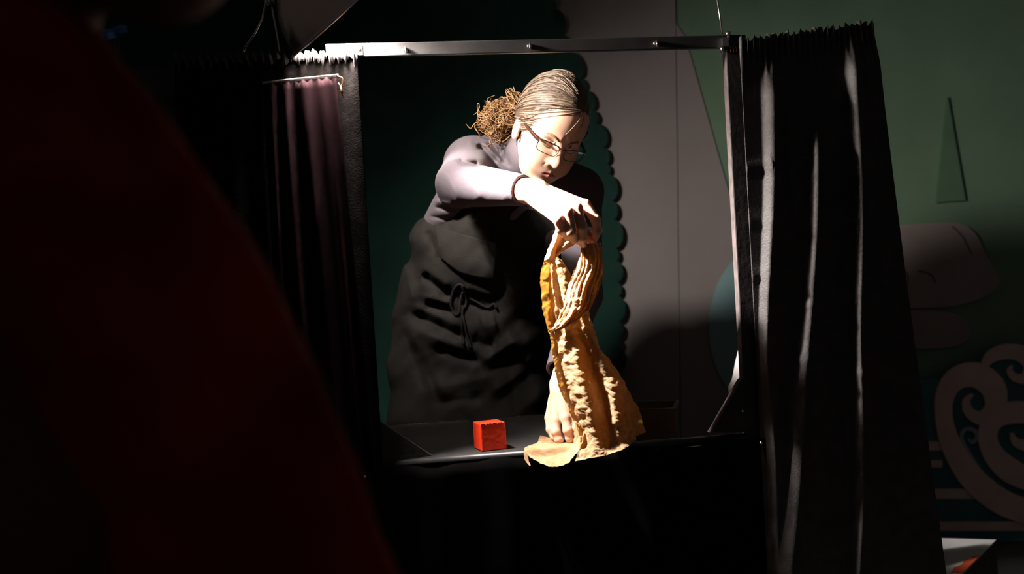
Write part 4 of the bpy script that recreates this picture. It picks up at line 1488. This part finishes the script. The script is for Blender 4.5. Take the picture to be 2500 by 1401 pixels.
robe = [
    robe_row(755, [1330, 1345, 1372, 1398, 1422, 1438], 2.092, [.004, .012, -.010, .012, -.004, .016]),
    robe_row(790, [1334, 1347, 1384, 1405, 1428, 1445], 2.090, [.002, .012, -.014, .014, -.004, .018]),
    robe_row(830, [1343, 1356, 1398, 1418, 1444, 1457], 2.084, [.000, .012, -.018, .016, -.006, .020]),
    robe_row(865, [1348, 1365, 1407, 1436, 1460, 1472], 2.078, [.000, .013, -.020, .020, -.008, .020]),
    robe_row(905, [1355, 1374, 1414, 1447, 1474, 1498], 2.070, [.000, .014, -.022, .022, -.008, .024]),
    robe_row(950, [1366, 1385, 1427, 1464, 1495, 1532], 2.062, [.002, .015, -.024, .022, -.010, .030]),
    robe_row(1000, [1387, 1403, 1440, 1476, 1503, 1543], 2.054, [.004, .016, -.020, .022, -.008, .030]),
    robe_row(1045, [1408, 1424, 1450, 1486, 1507, 1549], 2.046, [.006, .014, -.010, .018, -.002, .028]),
    robe_row([1085, 1084, 1082, 1080, 1076, 1064], [1416, 1432, 1456, 1490, 1516, 1552], 2.040, [.006, .006, -.006, .008, .004, .024]),
    robe_row([1126, 1120, 1116, 1108, 1098, 1074], [1404, 1432, 1456, 1490, 1520, 1553], 2.036, [-.010, -.012, -.012, -.006, .000, .020]),
]
sheet(robe, 190, 120, 0.0034, 1.0)
# back panel of the robe showing at its right
sheet([[(1440, 840, 2.13), (1462, 850, 2.135), (1470, 860, 2.14)], [(1470, 900, 2.12), (1500, 900, 2.13), (1512, 915, 2.14)],
       [(1500, 960, 2.11), (1530, 965, 2.125), (1542, 975, 2.14)], [(1515, 1020, 2.10), (1545, 1015, 2.12), (1562, 1015, 2.14)],
       [(1525, 1062, 2.09), (1550, 1064, 2.11), (1575, 1055, 2.135)]], 60, 24, 0.0030, 4.0)
# foot folded out over the table edge
foot = [
    [(1277, 1100, 2.115), (1283, 1097, 2.135), (1294, 1092, 2.16)],
    [(1300, 1121, 2.085), (1300, 1101, 2.125), (1316, 1078, 2.185)],
    [(1328, 1135, 2.068), (1326, 1106, 2.115), (1342, 1078, 2.182)],
    [(1352, 1141, 2.058), (1358, 1110, 2.10), (1370, 1082, 2.172)],
    [(1380, 1134, 2.048), (1392, 1104, 2.082), (1396, 1084, 2.150)],
    [(1406, 1112, 2.042), (1417, 1085, 2.062), (1402, 1060, 2.135)],
    [(1424, 1076, 2.042), (1424, 1052, 2.056), (1404, 1014, 2.120)],
]
sheet(foot, 80, 50, 0.0026, 7.0, back=[0.0, 0.0, 0.004, 0.008, 0.014, 0.018, 0.022])
sheet([[(1312, 1082, 2.188), (1316, 1070, 2.190), (1319, 1062, 2.188)], [(1330, 1082, 2.180), (1334, 1072, 2.186), (1336, 1067, 2.188)],
       [(1350, 1084, 2.172), (1351, 1077, 2.182), (1353, 1073, 2.186)]], 20, 14, 0.0020, 9.0, back=0.0)
# torn corner below the foot
sheet([[(1279, 1120, 2.10), (1282, 1117, 2.11)], [(1286, 1130, 2.09), (1290, 1126, 2.10)], [(1293, 1138, 2.085), (1295, 1136, 2.09)]], 8, 6, 0.0008, 10.0, back=0.0)
# left strand from the fist to the waist
sheet([
    [(1360, 552, 2.100), (1366, 552, 2.090), (1374, 556, 2.092), (1381, 560, 2.10)],
    [(1346, 590, 2.098), (1355, 590, 2.086), (1364, 592, 2.092), (1374, 590, 2.10)],
    [(1334, 622, 2.094), (1343, 624, 2.082), (1350, 626, 2.092), (1354, 628, 2.10)],
    [(1322, 655, 2.082), (1342, 655, 2.100), (1348, 655, 2.086), (1356, 652, 2.10)],
    [(1319, 695, 2.076), (1340, 697, 2.100), (1350, 697, 2.082), (1364, 690, 2.10)],
    [(1322, 735, 2.076), (1343, 737, 2.098), (1356, 737, 2.082), (1374, 735, 2.10)],
    [(1328, 772, 2.082), (1343, 774, 2.096), (1360, 774, 2.080), (1380, 772, 2.10)],
    [(1340, 806, 2.090), (1350, 808, 2.096), (1362, 808, 2.086), (1378, 806, 2.10)],
], 110, 50, 0.0024, 12.0)
# inner layer behind the opening
sheet([[(1352, 622, 2.125), (1360, 628, 2.120), (1366, 632, 2.125)], [(1354, 655, 2.125), (1372, 655, 2.118), (1388, 658, 2.125)],
       [(1358, 690, 2.125), (1378, 690, 2.115), (1396, 680, 2.125)], [(1362, 730, 2.12), (1380, 728, 2.112), (1394, 716, 2.12)],
       [(1366, 770, 2.11), (1382, 766, 2.106), (1396, 758, 2.11)]], 60, 30, 0.0030, 15.0)
# fold running from the fist down to the left strand
sheet([[(1374, 560, 2.098), (1392, 578, 2.090), (1412, 590, 2.098)], [(1366, 590, 2.100), (1382, 598, 2.090), (1400, 598, 2.104)],
       [(1356, 612, 2.100), (1364, 614, 2.094), (1376, 612, 2.104)], [(1350, 630, 2.100), (1354, 630, 2.098), (1358, 628, 2.104)]], 50, 30, 0.0016, 18.0, pleat=(3, 0.008))
# right strand crossing down over the waist
sheet([
    [(1420, 598, 2.098), (1440, 594, 2.086), (1468, 592, 2.098)],
    [(1413, 638, 2.094), (1440, 640, 2.078), (1471, 640, 2.096)],
    [(1399, 667, 2.092), (1434, 676, 2.074), (1469, 682, 2.094)],
    [(1385, 704, 2.088), (1420, 712, 2.068), (1459, 716, 2.090)],
    [(1380, 735, 2.082), (1408, 744, 2.064), (1441, 750, 2.084)],
    [(1369, 765, 2.074), (1392, 772, 2.060), (1418, 776, 2.076)],
    [(1353, 796, 2.068), (1370, 796, 2.060), (1386, 796, 2.070)],
    [(1341, 806, 2.072), (1350, 808, 2.068), (1358, 807, 2.072)],
], 120, 80, 0.0030, 21.0, pleat=(6, 0.011))

def rest_on_table(S):
    """paper over the table lies on the top or the front roll, never in it"""
    q = S - BO
    v, w_ = q @ BV, q @ BW
    need = np.where(v > -0.016, 0.005, np.where(v > -0.022, 0.005 - (-0.016 - v) * 2, -9.0))
    S = S.copy()
    S[..., 2] += np.maximum(need - w_, 0)
    return S


VV, FF, k = [], [], 0
sheets = [rest_on_table(S) for S in sheets]
for S in sheets:
    nu, nv, _ = S.shape
    VV.append(S.reshape(-1, 3)); FF.append(grid_faces(nu, nv, k)); k += nu * nv
pp = thing('paper_figure', B(0.12, -0.02, 0.0), 'crumpled brown kraft paper figure twisted like a robed puppet', 'paper')
mesh_obj('paper', np.concatenate(VV), np.concatenate(FF), MT['kraft'], pp, smooth=False)
for a in ((1436, 578, 2.104), (1452, 592, 2.100)):
    mb = MB(); mb.ball(P(*a), 0.0024, 8); mb.obj('pin_head', MT['pearl'], pp, smooth=True)

# ================================================================== THE AUDIENCE MEMBER CLOSE TO THE LENS
AD = 0.60
def ap_(x, y, d=AD):
    return P(x, y, d)


def sdf_aud(p):
    d = s_ell(p, ap_(335, -370, AD + 0.01), (0.075, 0.088, 0.100), A3x)                 # head, above the frame
    d = smin(d, s_ell(p, ap_(420, -190, AD + 0.01), (0.032, 0.045, 0.055), A3x), 0.03)   # jaw
    d = smin(d, s_cone(p, ap_(-90, 150, AD + 0.02), ap_(130, -210, AD + 0.02), 0.050, 0.046), 0.02)
    d = smin(d, s_cone(p, ap_(-60, 420, AD + 0.05), ap_(150, 1200, AD + 0.05), 0.11, 0.13), 0.04)
    return d


def sdf_sweater(p):
    d = None
    edge_ = [(205, 60), (270, 135), (430, 332), (560, 532), (645, 665), (752, 882), (850, 1112), (960, 1401), (1060, 1800)]
    cs = [np.array(e) + np.array([-272, 150]) for e in edge_]
    for a, b in zip(cs[:-1], cs[1:]):
        c = s_cone(p, ap_(*a), ap_(*b), 0.0735, 0.0735)
        d = c if d is None else smin(d, c, 0.02)
    d = smin(d, s_cone(p, ap_(-200, 430, AD + 0.06), ap_(0, 1900, AD + 0.06), 0.10, 0.17), 0.04)
    d = smin(d, s_cone(p, ap_(-300, 500, AD + 0.10), ap_(-420, 1900, AD + 0.04), 0.09, 0.10), 0.04)
    # sleeve edge and soft folds
    f = [((235, 250), (255, 1350), 22, -0.006), ((330, 420), (420, 1000), 30, -0.004), ((80, 500), (120, 1300), 40, 0.004), ((480, 700), (600, 1300), 35, 0.004)]
    return d - folds_at(p, f)


base_a = np.array([ap_(-50, 700)[0], ap_(-50, 700)[1], 0.0])
au = thing('person', base_a, 'out-of-focus audience member in a dark red sweater at the left foreground', 'person')
lo_, hi_ = ap_(-700, 1950) - 0.15, ap_(900, -900) + 0.2
lo_[1], hi_[1] = 0.40, 0.92
V, F = nets(sdf_aud, lo_, hi_, 0.006)
mesh_obj('body', V, F, MT['skin2'], au, smooth=True)
V, F = nets(sdf_sweater, lo_, hi_, 0.006)
mesh_obj('sweater', V, F, MT['sweater'], au, smooth=True)
V, F = nets(lambda p: np.maximum(s_ell(p, ap_(300, -410, AD + 0.01), (0.088, 0.098, 0.108), A3x), (p - f32(ap_(340, -360, AD))) @ f32(RIGHT * 0.8 - UP * 0.2)), lo_, hi_, 0.006)
mesh_obj('hair', V, F, MT['hair2'], au, smooth=True)
